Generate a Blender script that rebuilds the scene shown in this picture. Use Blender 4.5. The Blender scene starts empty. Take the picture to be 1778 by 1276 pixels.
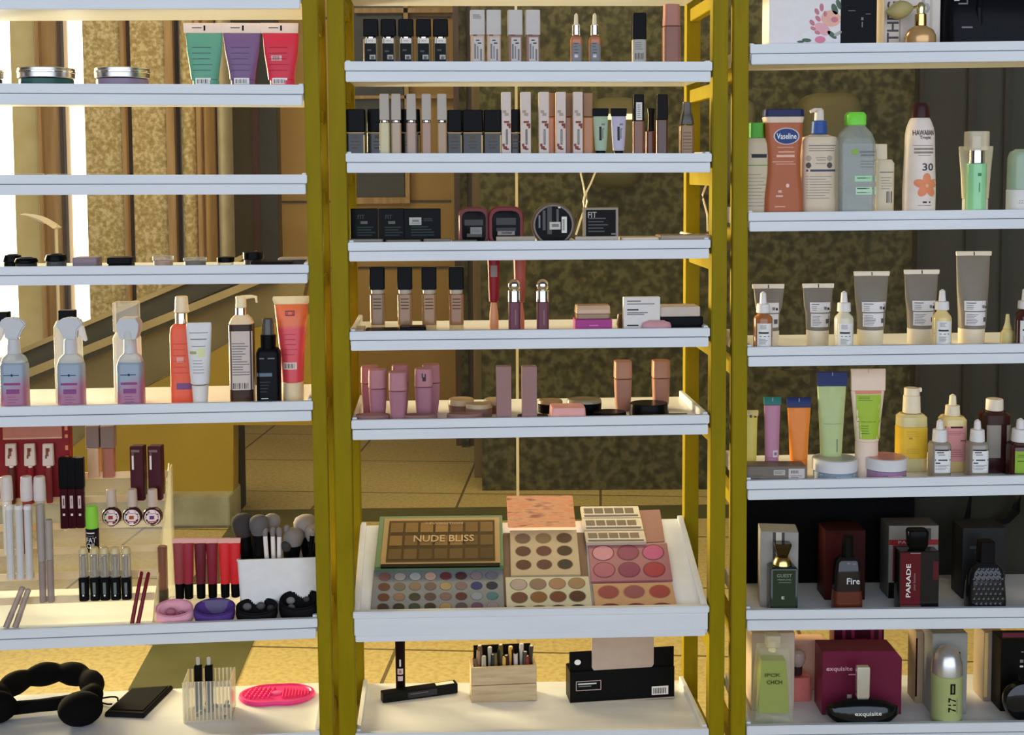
import bpy, bmesh, math, random
from mathutils import Vector, Matrix
random.seed(7)
SC = bpy.context.scene
COL = SC.collection
# ---------------------------------------------------------------- camera, light, exposure
F = 2200.0                      # focal length in pixels of the 1778 px wide frame
CX, CY = 889.0, 448.0           # principal point
CAMZ = 1.45
PT = 0.0695
RO = 0.0055
p = math.atan(PT)
fw = Vector((0, math.cos(p), -math.sin(p)))
r0 = Vector((1, 0, 0)); u0 = Vector((0, math.sin(p), math.cos(p)))
RV = (r0 - RO * u0).normalized(); UV = (u0 + RO * r0).normalized()
CAMP = Vector((0, 0, CAMZ))
cd = bpy.data.cameras.new('camera'); cam = bpy.data.objects.new('camera', cd); COL.objects.link(cam)
cam.matrix_world = Matrix(((RV.x, UV.x, -fw.x, 0), (RV.y, UV.y, -fw.y, 0), (RV.z, UV.z, -fw.z, CAMZ), (0, 0, 0, 1)))
cd.sensor_fit = 'HORIZONTAL'; cd.sensor_width = 36.0; cd.lens = 36.0 * F / 1778
cd.shift_y = -190.0 / 1778; cd.clip_start = 0.05; cd.clip_end = 60
SC.camera = cam
SC.view_settings.view_transform = 'Standard'; SC.view_settings.look = 'None'
SC.view_settings.gamma = 1.0; SC.view_settings.use_curve_mapping = False
SC.view_settings.exposure = 0.0
SC.cycles.use_denoising = True
SC.cycles.max_bounces = 8; SC.cycles.transparent_max_bounces = 24
SC.cycles.transmission_bounces = 6; SC.cycles.caustics_reflective = False; SC.cycles.caustics_refractive = False
SC.cycles.sample_clamp_indirect = 3.0

w = bpy.data.worlds.new('world'); SC.world = w; w.use_nodes = True
w.node_tree.nodes['Background'].inputs[0].default_value = (0.85, 0.88, 1.0, 1)
w.node_tree.nodes['Background'].inputs[1].default_value = 0.05

def area(name, loc, target, sx, sy, power, col, spread=None):
    l = bpy.data.lights.new(name, 'AREA'); l.shape = 'RECTANGLE'; l.size = sx; l.size_y = sy
    l.energy = power; l.color = col
    if spread: l.spread = math.radians(spread)
    o = bpy.data.objects.new(name, l); COL.objects.link(o)
    o.location = loc
    o.rotation_euler = (Vector(target) - Vector(loc)).to_track_quat('-Z', 'Y').to_euler()
    return o
area('daylight_from_the_street_side', (0.2, -5.0, 2.0), (0, 2.4, 0.9), 15.0, 7.0, 830, (0.69, 0.80, 0.98))
area('warm_ceiling_lights_behind_the_shelves', (0.15, 3.95, 2.75), (-0.1, 2.4, 0.75), 2.6, 0.5, 50, (1.0, 0.80, 0.45))
area('bright_hall_window_behind_left', (-2.6, 4.2, 1.25), (0.1, 2.5, 1.25), 0.9, 1.3, 92, (1.0, 0.84, 0.52), 80)
area('hall_ceiling_light', (-0.3, 4.6, 3.2), (-0.3, 6.2, 0.0), 4.0, 0.6, 44, (1.0, 0.80, 0.48))

# ---------------------------------------------------------------- materials
def lin(c):
    c /= 255.0
    return c / 12.92 if c <= 0.04045 else ((c + 0.055) / 1.055) ** 2.4
FL = (0.60, 0.65, 0.75)         # the cool daylight that reaches the shelf fronts
def alb(c):
    t = [lin(v) / f for v, f in zip(c, FL)]; g = sum(t) / 3; t = [(v * 0.92 + g * 0.08) * 0.86 for v in t]; q = min(1.0, 0.86 / max(t))
    return tuple(v * q for v in t)
_mc = {}
def K(r, g, b, ro=0.42, me=0.0, al=1.0, tr=0.0, name=None, raw=False, coat=0.0, sub=0.0):
    key = (r, g, b, ro, me, al, tr, raw, coat, sub)
    if key in _mc: return _mc[key]
    m = bpy.data.materials.new(name or 'paint_%d_%d_%d' % (r, g, b)); m.use_nodes = True
    nt = m.node_tree; b_ = nt.nodes['Principled BSDF']
    c = (r / 255, g / 255, b / 255) if raw else alb((r, g, b))
    if me > 0.5: c = tuple(min(0.95, v * 1.15) for v in c)
    # gentle unevenness of the surface, so nothing is perfectly flat in colour
    tc = nt.nodes.new('ShaderNodeTexCoord'); nz = nt.nodes.new('ShaderNodeTexNoise')
    nz.inputs['Scale'].default_value = 60; nz.inputs['Detail'].default_value = 3
    nt.links.new(tc.outputs['Object'], nz.inputs['Vector'])
    mx = nt.nodes.new('ShaderNodeMix'); mx.data_type = 'RGBA'
    mx.inputs[6].default_value = tuple(v * 0.93 for v in c) + (1,)
    mx.inputs[7].default_value = tuple(min(1, v * 1.07) for v in c) + (1,)
    nt.links.new(nz.outputs['Fac'], mx.inputs[0]); nt.links.new(mx.outputs[2], b_.inputs['Base Color'])
    b_.inputs['Roughness'].default_value = ro; b_.inputs['Metallic'].default_value = me
    b_.inputs['Alpha'].default_value = al; b_.inputs['Transmission Weight'].default_value = tr
    b_.inputs['Coat Weight'].default_value = coat
    if sub:
        b_.inputs['Subsurface Weight'].default_value = sub; b_.inputs['Subsurface Scale'].default_value = 0.01
    b_.inputs['Specular IOR Level'].default_value = 0.5 if al < 1 or me > .3 or ro < .2 else (0.07 if r + g + b < 90 else 0.2)
    if tr > 0: b_.inputs['IOR'].default_value = 1.33
    _mc[key] = m
    return m
def ramp_mat(name, stops, scale=8, detail=8, ro=0.5, bump=0.0, bscale=40, kind='noise', stretch=None, spec=0.3):
    m = bpy.data.materials.new(name); m.use_nodes = True
    nt = m.node_tree; b_ = nt.nodes['Principled BSDF']
    tc = nt.nodes.new('ShaderNodeTexCoord'); mp = nt.nodes.new('ShaderNodeMapping')
    nt.links.new(tc.outputs['Object'], mp.inputs['Vector'])
    if stretch: mp.inputs['Scale'].default_value = stretch
    nz = nt.nodes.new('ShaderNodeTexNoise' if kind == 'noise' else 'ShaderNodeTexVoronoi')
    nz.inputs['Scale'].default_value = scale; nz.inputs['Detail'].default_value = detail
    nt.links.new(mp.outputs['Vector'], nz.inputs['Vector'])
    cr = nt.nodes.new('ShaderNodeValToRGB'); e = cr.color_ramp.elements
    while len(e) < len(stops): e.new(0.5)
    for k, (pos, c) in enumerate(stops):
        e[k].position = pos; e[k].color = tuple(c) + (1,)
    nt.links.new(nz.outputs[0], cr.inputs[0]); nt.links.new(cr.outputs[0], b_.inputs['Base Color'])
    b_.inputs['Roughness'].default_value = ro
    b_.inputs['Specular IOR Level'].default_value = spec
    if bump:
        n2 = nt.nodes.new('ShaderNodeTexNoise'); n2.inputs['Scale'].default_value = bscale
        nt.links.new(mp.outputs['Vector'], n2.inputs['Vector'])
        bp = nt.nodes.new('ShaderNodeBump'); bp.inputs['Strength'].default_value = bump; bp.inputs['Distance'].default_value = 0.004
        nt.links.new(n2.outputs[0], bp.inputs['Height']); nt.links.new(bp.outputs[0], b_.inputs['Normal'])
    return m
def thin_glass(name, col, fac, ro=0.03, gl=0.35, base=(0.86, 0.87, 0.84)):
    """clear sheet: mostly lets light through, with a fresnel sheen"""
    m = bpy.data.materials.new(name); m.use_nodes = True; nt = m.node_tree
    for n in list(nt.nodes): nt.nodes.remove(n)
    out = nt.nodes.new('ShaderNodeOutputMaterial'); t = nt.nodes.new('ShaderNodeBsdfTransparent')
    t.inputs[0].default_value = col + (1,)
    g = nt.nodes.new('ShaderNodeBsdfPrincipled'); g.inputs['Base Color'].default_value = base + (1,); g.inputs['Roughness'].default_value = ro
    fr = nt.nodes.new('ShaderNodeFresnel'); fr.inputs[0].default_value = 1.4
    ma = nt.nodes.new('ShaderNodeMath'); ma.operation = 'MULTIPLY_ADD'
    ma.inputs[1].default_value = gl; ma.inputs[2].default_value = fac
    nt.links.new(fr.outputs[0], ma.inputs[0])
    mx = nt.nodes.new('ShaderNodeMixShader')
    nt.links.new(ma.outputs[0], mx.inputs[0]); nt.links.new(t.outputs[0], mx.inputs[1]); nt.links.new(g.outputs[0], mx.inputs[2])
    nt.links.new(mx.outputs[0], out.inputs[0])
    return m
def emis(name, c, s):
    m = bpy.data.materials.new(name); m.use_nodes = True; b_ = m.node_tree.nodes['Principled BSDF']
    b_.inputs['Base Color'].default_value = c + (1,); b_.inputs['Emission Color'].default_value = c + (1,)
    b_.inputs['Emission Strength'].default_value = s
    return m
WHITE = ramp_mat('white_melamine', [(0.3, (0.77, 0.77, 0.77)), (0.7, (0.82, 0.82, 0.81))], 6, 5, 0.32, stretch=(1, 6, 6))
OLIVE = ramp_mat('olive_yellow_painted_wood', [(0.3, (0.255, 0.185, 0.002)), (0.62, (0.30, 0.215, 0.003)), (0.8, (0.225, 0.16, 0.002))], 9, 6, 0.5, 0.15, 60, stretch=(4, 4, 0.8), spec=0.08)
GRANITE = ramp_mat('dark_granite', [(0.34, (0.028, 0.025, 0.009)), (0.5, (0.064, 0.056, 0.021)), (0.6, (0.115, 0.10, 0.04)), (0.75, (0.055, 0.048, 0.02))], 26, 14, 0.6, spec=0.1)
SANDSTONE = ramp_mat('speckled_sandstone', [(0.36, (0.50, 0.34, 0.11)), (0.5, (0.68, 0.48, 0.18)), (0.62, (0.90, 0.70, 0.34))], 48, 8, 0.7, 0.3, 60)
SLATE = K(44, 44, 38, 0.5, name='slate_panel')
WOOD = ramp_mat('warm_brown_wood', [(0.3, (0.46, 0.25, 0.08)), (0.7, (0.64, 0.38, 0.13))], 6, 6, 0.5, stretch=(6, 6, 0.5))
WOODD = ramp_mat('dark_brown_wood', [(0.3, (0.07, 0.03, 0.012)), (0.7, (0.12, 0.055, 0.02))], 6, 6, 0.4, stretch=(6, 6, 0.5))
TAN = ramp_mat('tan_wall_panel', [(0.3, (0.52, 0.29, 0.065)), (0.7, (0.58, 0.33, 0.08))], 5, 6, 0.6)
BEIGE = ramp_mat('beige_plaster', [(0.3, (0.23, 0.165, 0.06)), (0.7, (0.30, 0.22, 0.085))], 4, 6, 0.6)
MUSTARD = ramp_mat('mustard_painted_wall', [(0.3, (0.40, 0.25, 0.006)), (0.7, (0.47, 0.30, 0.010))], 4, 5, 0.5)
MARBLE = ramp_mat('grey_green_marble', [(0.35, (0.3, 0.28, 0.17)), (0.6, (0.42, 0.40, 0.27))], 9, 8, 0.35)
GREENBAND = ramp_mat('dark_green_stone_band', [(0.3, (0.075, 0.072, 0.02)), (0.7, (0.10, 0.10, 0.035))], 8, 6, 0.5)
BLACKM = K(9, 9, 10, 0.3); BLACKS = K(14, 14, 15, 0.5); WHT = K(206, 208, 212, 0.4); WHTW = K(190, 186, 184, 0.4)
PRN = K(45, 45, 50, 0.6); PRG = K(110, 110, 116, 0.6); PRW = K(190, 192, 196, 0.6)
SILV = K(190, 192, 196, 0.16, 1.0); GOLD = K(205, 175, 105, 0.22, 1.0)
CLEARP = thin_glass('clear_plastic', (0.95, 0.93, 0.88), 0.16, 0.08, 0.6)
FROST = thin_glass('frosted_clear_plastic', (0.92, 0.9, 0.86), 0.42, 0.3, 0.4)
ACRYL = thin_glass('clear_acrylic', (0.97, 0.96, 0.92), 0.10, 0.05, 0.8)
PANE = thin_glass('shop_window_glass', (0.97, 0.97, 0.93), 0.004, 0.0, 0.25)

# ---------------------------------------------------------------- pixel rays onto real planes
def ray(px, py):
    return fw * F + RV * (px - CX) - UV * (py - CY)
def at(px, py, Y):
    d = ray(px, py); return CAMP + d * (Y / d.y)
def on_floor(px, py, z=0.0):
    d = ray(px, py); return CAMP + d * ((z - CAMZ) / d.z)

class Bay:
    def __init__(s, Y0, k):
        s.Y0 = Y0; s.k = k; q = math.sqrt(1 + k * k)
        s.n = Vector((-k / q, 1 / q, 0)); s.t = Vector((1 / q, k / q, 0)); s.ang = math.atan(k)
        s.o = Vector((0, Y0, 0)); s.tiers = []
    def hit(s, px, py, back=0.0):
        d = ray(px, py); o = s.o + s.n * back
        t = (o - CAMP).dot(s.n) / d.dot(s.n); return CAMP + d * t
    def uv(s, P):          # local (along, back, z)
        q = P - s.o; return Vector((q.dot(s.t), q.dot(s.n), P.z))
    def pt(s, u, v, z):
        return s.o + s.t * u + s.n * v + Vector((0, 0, z))
BL = Bay(2.426, 0.093); BC = Bay(2.40, 0.0595); BR = Bay(2.43, 0.0)
DEP = 0.267
LIP = 0.013
# per tier: x-left, x-right px of the fascia, y of its top edge at both ends, y of its bottom edge (left)
TL = {0: (-115, 523, -22, -23, 17), 1: (-113, 527, 144, 147, 181), 2: (-111, 533, 304, 303, 339), 3: (-108, 536, 464, 459.5, 497),
      4: (-104, 543, 709, 696.5, 744), 5: (-100, 551, 1098, 1074, 1133), 6: (-96, 555, 1300, 1271, 1334)}
TC = {0: (597, 1238, -50, -49, -15), 1: (598, 1237, 106.5, 107, 142), 2: (600, 1236, 266, 266, 300), 3: (604, 1234, 421, 416, 454), 4: (607, 1233, 576, 569.5, 609),
      5: (610, 1232, 730, 720.5, 764), 6: (613, 1231, 1062, 1051.5, 1116), 7: (617, 1231, 1274, 1266, 1310)}
TR = {0: (1303, 1945, 77, 69, 112), 1: (1300, 1943, 369, 362, 402), 2: (1298, 1941, 603, 595, 636.5), 3: (1297, 1939, 835, 823, 868),
      4: (1296, 1937, 1060, 1054, 1095), 5: (1297, 1935, 1261, 1252, 1296)}
for bay, T in ((BL, TL), (BC, TC), (BR, TR)):
    bay.T = {}
    for k, (xl, xr, yl, yr, yb) in T.items():
        a = bay.uv(bay.hit(xl, yl)); b = bay.uv(bay.hit(xr, yr)); h = a.z - bay.uv(bay.hit(xl, yb)).z
        bay.T[k] = (a.x, b.x, a.z, b.z, h)
def surf(bay, tier, u):
    ul, ur, zl, zr, h = bay.T[tier]
    return zl + (zr - zl) * (u - ul) / (ur - ul) - LIP

# ---------------------------------------------------------------- mesh helpers
class MB:
    def __init__(s): s.v = []; s.f = []; s.m = []; s.mats = []
    def mi(s, mat):
        if mat not in s.mats: s.mats.append(mat)
        return s.mats.index(mat)
    def add(s, vs, fs, mat):
        o = len(s.v); s.v += [Vector(q) for q in vs]; i = s.mi(mat)
        for f in fs: s.f.append([o + k for k in f]); s.m.append(i)
    def hexa(s, c, mat):   # 8 corners: bottom ring then top ring
        s.add(c, [(3, 2, 1, 0), (4, 5, 6, 7), (0, 1, 5, 4), (1, 2, 6, 5), (2, 3, 7, 6), (3, 0, 4, 7)], mat)
    def box(s, x0, x1, y0, y1, z0, z1, mat):
        s.hexa([(x0, y0, z0), (x1, y0, z0), (x1, y1, z0), (x0, y1, z0), (x0, y0, z1), (x1, y0, z1), (x1, y1, z1), (x0, y1, z1)], mat)
    def rings(s, rings, mat, cap0=True, cap1=True, closed=True):
        n = len(rings[0]); o = len(s.v); i = s.mi(mat)
        for r in rings: s.v += [Vector(q) for q in r]
        for a in range(len(rings) - 1):
            for b in range(n if closed else n - 1):
                c = (b + 1) % n
                s.f.append([o + a * n + b, o + a * n + c, o + (a + 1) * n + c, o + (a + 1) * n + b]); s.m.append(i)
        if cap0: s.f.append([o + k for k in range(n)][::-1]); s.m.append(i)
        if cap1: s.f.append([o + (len(rings) - 1) * n + k for k in range(n)]); s.m.append(i)
    def tube(s, pts, r, mat, n=8):
        pts = [Vector(q) for q in pts]; R = []
        for k, q in enumerate(pts):
            d = (pts[min(k + 1, len(pts) - 1)] - pts[max(k - 1, 0)]).normalized()
            a = d.orthogonal().normalized() if abs(d.z) > .99 else d.cross(Vector((0, 0, 1))).normalized()
            b = d.cross(a); rr = r[k] if isinstance(r, (list, tuple)) else r
            R.append([q + a * rr * math.cos(2 * math.pi * j / n) + b * rr * math.sin(2 * math.pi * j / n) for j in range(n)])
        s.rings(R, mat)
    def prism(s, pts, d, mat):      # polygon (3-D points) pushed by vector d
        n = len(pts); d = Vector(d)
        s.add([Vector(q) for q in pts] + [Vector(q) + d for q in pts],
              [tuple(range(n)), tuple(range(2 * n - 1, n - 1, -1))] + [(k, k + n, (k + 1) % n + n, (k + 1) % n) for k in range(n)], mat)
    def build(s, name, parent=None, bevel=0.0, smooth=True, loc=None):
        me = bpy.data.meshes.new(name)
        me.from_pydata([tuple(q) for q in s.v], [], s.f)
        for m in s.mats: me.materials.append(m)
        me.polygons.foreach_set('material_index', s.m)
        bm = bmesh.new(); bm.from_mesh(me)
        bmesh.ops.recalc_face_normals(bm, faces=bm.faces)
        if bevel: bmesh.ops.bevel(bm, geom=list(bm.edges), offset=bevel, segments=2, affect='EDGES', clamp_overlap=True)
        if smooth:
            for f in bm.faces: f.smooth = True
            for e in bm.edges:
                e.smooth = len(e.link_faces) == 2 and e.calc_face_angle(0) < math.radians(38)
        bm.to_mesh(me); bm.free(); me.update()
        o = bpy.data.objects.new(name, me); COL.objects.link(o)
        if parent: o.parent = parent
        if loc: o.location = loc
        return o
def tag(o, label, cat, group=None, kind=None):
    if label: o['label'] = label
    if cat: o['category'] = cat
    if group: o['group'] = group
    if kind: o['kind'] = kind
    return o
def struct(o): o['kind'] = 'structure'; return o
_tc = {}
def text_geo(txt, bold=True):
    if txt in _tc: return _tc[txt]
    c = bpy.data.curves.new('lettering', 'FONT'); c.body = txt; c.size = 1.0; c.resolution_u = 2
    if bold: c.offset = 0.015
    o = bpy.data.objects.new('lettering', c); COL.objects.link(o)
    me = bpy.data.meshes.new_from_object(o.evaluated_get(bpy.context.evaluated_depsgraph_get()))
    vs = [(v.co.x, v.co.y) for v in me.vertices]; fs = [tuple(q.vertices) for q in me.polygons]
    bpy.data.objects.remove(o); bpy.data.curves.remove(c); bpy.data.meshes.remove(me)
    x0 = min(v[0] for v in vs); x1 = max(v[0] for v in vs); y0 = min(v[1] for v in vs); y1 = max(v[1] for v in vs)
    vs = [((x - x0) / (x1 - x0) - .5, (y - y0) / (y1 - y0) - .5) for x, y in vs]
    _tc[txt] = (vs, fs); return _tc[txt]

# ---------------------------------------------------------------- goods: things standing on a shelf, lofted from measured silhouettes
def section(sh, hw, hd):
    if sh == 'o':
        return [(hw * math.cos(2 * math.pi * k / 28), hd * math.sin(2 * math.pi * k / 28)) for k in range(28)]
    fr = {'b': 0.06, 'c': 0.2, 's': 0.55}[sh]
    r = min(hw, hd) * fr; out = []
    for cx, cy, a0 in ((1, 1, 0), (-1, 1, 90), (-1, -1, 180), (1, -1, 270)):
        for j in range(4):
            a = math.radians(a0 + j * 30)
            out.append((cx * (hw - r) + r * math.cos(a), cy * (hd - r) + r * math.sin(a)))
    return out
class Item:
    def __init__(s, name, label, cat, bay, tier, cx, back, hd, group=None, rot=0.0, base=None, z=None):
        """hd = half depth in px of the widest part; back = distance of its front from the fascia"""
        s.bay = bay; s.cx = cx
        P = bay.hit(cx, 600, back); s.S = P.y / F
        s.v = back + hd * s.S
        P = bay.hit(cx, 600, s.v); s.S = P.y / F; q = bay.uv(P); s.u = q.x
        s.z0 = surf(bay, tier, q.x) if z is None else z
        e = bpy.data.objects.new(name, None); COL.objects.link(e); e.empty_display_size = 0.02
        e.location = bay.pt(s.u, s.v, s.z0); e.rotation_euler = (0, 0, bay.ang + math.radians(rot))
        tag(e, label, cat, group); s.root = e; s.last = None; s.face = None
    def z(s, py):
        if py is None: return 0.0
        return s.bay.hit(s.cx, py, s.v).z - s.z0
    def part(s, name, mat, prof, sh='o', dx=0, dr=1.0, dy=0, parent=None, sub=None):
        """prof: [(y, w[, depth px])] top or bottom first; dr = depth / width"""
        R = []; pr = sorted([(s.z(q[0]), q[1] * s.S / 2, (q[2] if len(q) > 2 else q[1] * dr) * s.S / 2) for q in prof])
        # soften the two ends a little
        ch = min(0.0012, (pr[-1][0] - pr[0][0]) * 0.2, pr[0][1] * 0.3, pr[-1][1] * 0.3, pr[0][2] * .5, pr[-1][2] * .5)
        a, b = pr[0], pr[-1]
        full = [(a[0], a[1] - ch, a[2] - ch), (a[0] + ch, a[1], a[2])] + pr[1:-1] + [(b[0] - ch, b[1], b[2]), (b[0], b[1] - ch, b[2] - ch)]
        ox, oy = dx * s.S, dy * s.S
        for z, hw, hd in full:
            R.append([(ox + x, oy + y, z) for x, y in section(sh, hw, hd)])
        m = MB(); m.rings(R, mat); o = m.build(name, parent or s.root)
        s.last = (pr, sh, ox, oy); s.lo = o
        return o
    def fr(s, x, z):            # front surface of the last body part
        if s.face == 'root': return -s.flat
        pr, sh, ox, oy = s.last; z = min(max(z, pr[0][0]), pr[-1][0])
        for k in range(len(pr) - 1):
            if pr[k][0] <= z <= pr[k + 1][0]: break
        a, b = pr[k], pr[k + 1]; t = 0 if b[0] == a[0] else (z - a[0]) / (b[0] - a[0])
        hw = a[1] + (b[1] - a[1]) * t; hd = a[2] + (b[2] - a[2]) * t
        if sh == 'o':
            q = min(abs(x - ox) / hw, 0.995); return oy - hd * math.sqrt(1 - q * q)
        r = min(hw, hd) * {'b': 0.06, 'c': 0.2, 's': 0.55}[sh]; q = abs(x - ox) - (hw - r)
        return oy - hd + (r - math.sqrt(max(r * r - q * q, 0)) if q > 0 else 0)
    def grid(s, m, x0, x1, z0, z1, mat, off, nx=8, nz=4):
        vs = []; fs = []
        for j in range(nz + 1):
            for i in range(nx + 1):
                x = x0 + (x1 - x0) * i / nx; z = z0 + (z1 - z0) * j / nz
                vs.append((x, s.fr(x, z) - off, z))
        for j in range(nz):
            for i in range(nx):
                a = j * (nx + 1) + i; fs.append((a, a + 1, a + nx + 2, a + nx + 1))
        m.add(vs, fs, mat)
    def lab(s, y0, y1, x0, x1, mat=None, bars=(), texts=(), name='label', parent=None, off=0.0003):
        m = MB(); S = s.S
        if mat: s.grid(m, x0 * S, x1 * S, s.z(y1), s.z(y0), mat, off)
        for (by, xa, xb, h, bm_) in bars:
            s.grid(m, xa * S, xb * S, s.z(by + h / 2), s.z(by - h / 2), bm_, off + 0.0003, 4, 1)
        for t in texts:
            txt, yc, h, xc, wd, tm = t[:6]; vert = len(t) > 6 and t[6]
            vs, fs = text_geo(txt); zc = s.z(yc); out = []
            for x, y in vs:
                if vert: X, Z = xc * S - y * wd * S, zc + x * h * S
                else: X, Z = xc * S + x * wd * S, zc + y * h * S
                out.append((X, s.fr(X, Z) - off - 0.0005, Z))
            m.add(out, fs, tm)
        return m.build(name, parent or s.lo, smooth=False)
    def disc(s, yc, xc, rx, ry, mat, name='label', off=0.0004, texts=(), bars=(), ring=None):
        m = MB(); S = s.S; zc = s.z(yc); n = 24
        def dsc(k, mt, of):
            vs = [(xc * S, s.fr(xc * S, zc) - of, zc)]
            for q in (0.5, 1.0):
                for j in range(n):
                    X = xc * S + q * k * rx * S * math.cos(2 * math.pi * j / n); Z = zc + q * k * ry * S * math.sin(2 * math.pi * j / n)
                    vs.append((X, s.fr(X, Z) - of, Z))
            fs = [(0, 1 + j, 1 + (j + 1) % n) for j in range(n)] + [(1 + j, 1 + n + j, 1 + n + (j + 1) % n, 1 + (j + 1) % n) for j in range(n)]
            m.add(vs, fs, mt)
        if ring: dsc(1.12, ring, off); off += 0.0003
        dsc(1.0, mat, off)
        for (by, xa, xb, h, bm_) in bars:
            s.grid(m, xa * S, xb * S, s.z(by + h / 2), s.z(by - h / 2), bm_, off + 0.0003, 4, 1)
        for (txt, yc2, h, xc2, wd, tm) in texts:
            vs, fs = text_geo(txt); zz = s.z(yc2); out = []
            for x, y in vs:
                X, Z = xc2 * S + x * wd * S, zz + y * h * S
                out.append((X, s.fr(X, Z) - off - 0.0005, Z))
            m.add(out, fs, tm)
        return m.build(name, s.lo, smooth=False)
def lines(y0, y1, n, xa, xb, mat, h=1.2, jag=0.35):
    out = []; rnd = random.Random(int(y0 * 7 + n * 3 + xb))
    for k in range(n):
        y = y0 + (y1 - y0) * (k + .5) / n; out.append((y, xa, xb - (xb - xa) * jag * rnd.random(), h, mat))
    return out
def barcode(y0, y1, xa, xb, mat=None, n=9):
    out = []; mat = mat or PRN; st = (xb - xa) / n
    for k in range(n):
        out.append(((y0 + y1) / 2, xa + st * k, xa + st * (k + .3 + .3 * (k % 3 == 0)), y1 - y0, mat))
    return out
# ================================================================= the setting
def quad_struct(name, pts, mat):
    m = MB(); m.add(pts, [tuple(range(len(pts)))], mat); return struct(m.build(name, smooth=False))
# floor of large sandy tiles with thin joints
fm = bpy.data.materials.new('sandy_stone_tiles'); fm.use_nodes = True
nt = fm.node_tree; pb = nt.nodes['Principled BSDF']
tc = nt.nodes.new('ShaderNodeTexCoord'); mp = nt.nodes.new('ShaderNodeMapping'); mp.inputs['Rotation'].default_value = (0, 0, math.radians(4))
nt.links.new(tc.outputs['Object'], mp.inputs['Vector'])
br = nt.nodes.new('ShaderNodeTexBrick'); br.inputs['Scale'].default_value = 1.0
br.inputs['Brick Width'].default_value = 0.62; br.inputs['Row Height'].default_value = 0.62; br.offset = 0.0
br.inputs['Mortar Size'].default_value = 0.006; br.inputs['Mortar'].default_value = (0.14, 0.10, 0.035, 1)
br.inputs['Color1'].default_value = (0.52, 0.40, 0.15, 1); br.inputs['Color2'].default_value = (0.56, 0.44, 0.18, 1)
nt.links.new(mp.outputs['Vector'], br.inputs['Vector'])
nz = nt.nodes.new('ShaderNodeTexNoise'); nz.inputs['Scale'].default_value = 60; nz.inputs['Detail'].default_value = 9
nt.links.new(tc.outputs['Object'], nz.inputs['Vector'])
cr = nt.nodes.new('ShaderNodeValToRGB'); cr.color_ramp.elements[0].position = 0.36; cr.color_ramp.elements[0].color = (0.78, 0.75, 0.68, 1)
cr.color_ramp.elements[1].position = 0.58; cr.color_ramp.elements[1].color = (1, 1, 1, 1)
nt.links.new(nz.outputs[0], cr.inputs[0])
mx = nt.nodes.new('ShaderNodeMix'); mx.data_type = 'RGBA'; mx.blend_type = 'MULTIPLY'; mx.inputs[0].default_value = 1
nt.links.new(br.outputs[0], mx.inputs[6]); nt.links.new(cr.outputs[0], mx.inputs[7]); nt.links.new(mx.outputs[2], pb.inputs['Base Color'])
pb.inputs['Roughness'].default_value = 0.6
bp = nt.nodes.new('ShaderNodeBump'); bp.inputs['Strength'].default_value = 0.3; bp.inputs['Distance'].default_value = 0.004
nt.links.new(nz.outputs[0], bp.inputs['Height']); nt.links.new(bp.outputs[0], pb.inputs['Normal'])
m = MB(); m.box(-6, 6, -3.5, 8.6, -0.06, 0, fm); struct(m.build('floor', smooth=False))
# dark green bands let into the floor: one across, one running towards the shop
def band(name, pts):
    m = MB(); q = [on_floor(x, y) for x, y in pts]
    m.prism([(v.x, v.y, -0.01) for v in q], (0, 0, 0.013), GREENBAND); struct(m.build(name, smooth=False))
band('trim_1', [(445, 906), (600, 906), (1240, 900), (1500, 898), (1500, 876), (1240, 877), (600, 884), (405, 887)])
band('trim_2', [(180, 1276), (372, 1276), (472, 1040), (590, 906), (405, 906), (310, 1040)])

def slab(name, x0, x1, y0, y1, Y, mat, th=0.12, kind='structure', base_floor=False, bev=0):
    """upright slab whose front face covers the measured outline at distance Y"""
    a = at(x0, y0, Y); b = at(x1, y0, Y); c = at((x0 + x1) / 2, y1, Y)
    z0 = 0.0 if base_floor else c.z
    m = MB(); m.box(a.x, b.x, Y, Y + th, z0, a.z, mat); o = m.build(name, smooth=False, bevel=bev)
    if kind: o['kind'] = kind
    return o
# back walls
slab('wall_back', 380, 840, -400, 700, 7.7, TAN, 0.15, base_floor=True)
slab('wall_back_left', -1500, -158, -400, 700, 7.4, SANDSTONE, 0.2, base_floor=True)
slab('wall_right', 829, 2400, -300, 857, 5.66, GRANITE, 0.4, base_floor=True)
m = MB(); a = at(1602, -250, 5.6); b = at(1990, -250, 5.6); m.box(a.x, b.x, 5.6, 5.655, 0.0, a.z, SLATE); struct(m.build('door_1', smooth=False))
dr = bpy.data.objects['door_1']
m = MB()
for x0, x1 in ((1602, 1612), (1688, 1702), (1752, 1762)):
    a = at(x0, -250, 5.59); b = at(x1, -250, 5.59); m.box(a.x, b.x, 5.575, 5.6, 0.0, a.z, K(38, 34, 26, 0.5))
m.build('door_frame', dr, smooth=False)
slab('trim_3', 815, 829, -300, 850, 5.9, ramp_mat('olive_brown_jamb', [(0.3, (0.16, 0.10, 0.03)), (0.7, (0.22, 0.14, 0.05))], 6, 6, 0.5, stretch=(6, 6, 0.5)), 0.05, base_floor=True)
slab('trim_4', 783, 815, -300, 850, 6.6, WOODD, 0.2, base_floor=True)
m = MB()
a = at(793, -300, 6.56); b = at(806, -300, 6.56); m.box(a.x, b.x, 6.56, 6.6, 0, a.z, GRANITE); struct(m.build('trim_5', smooth=False))
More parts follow.
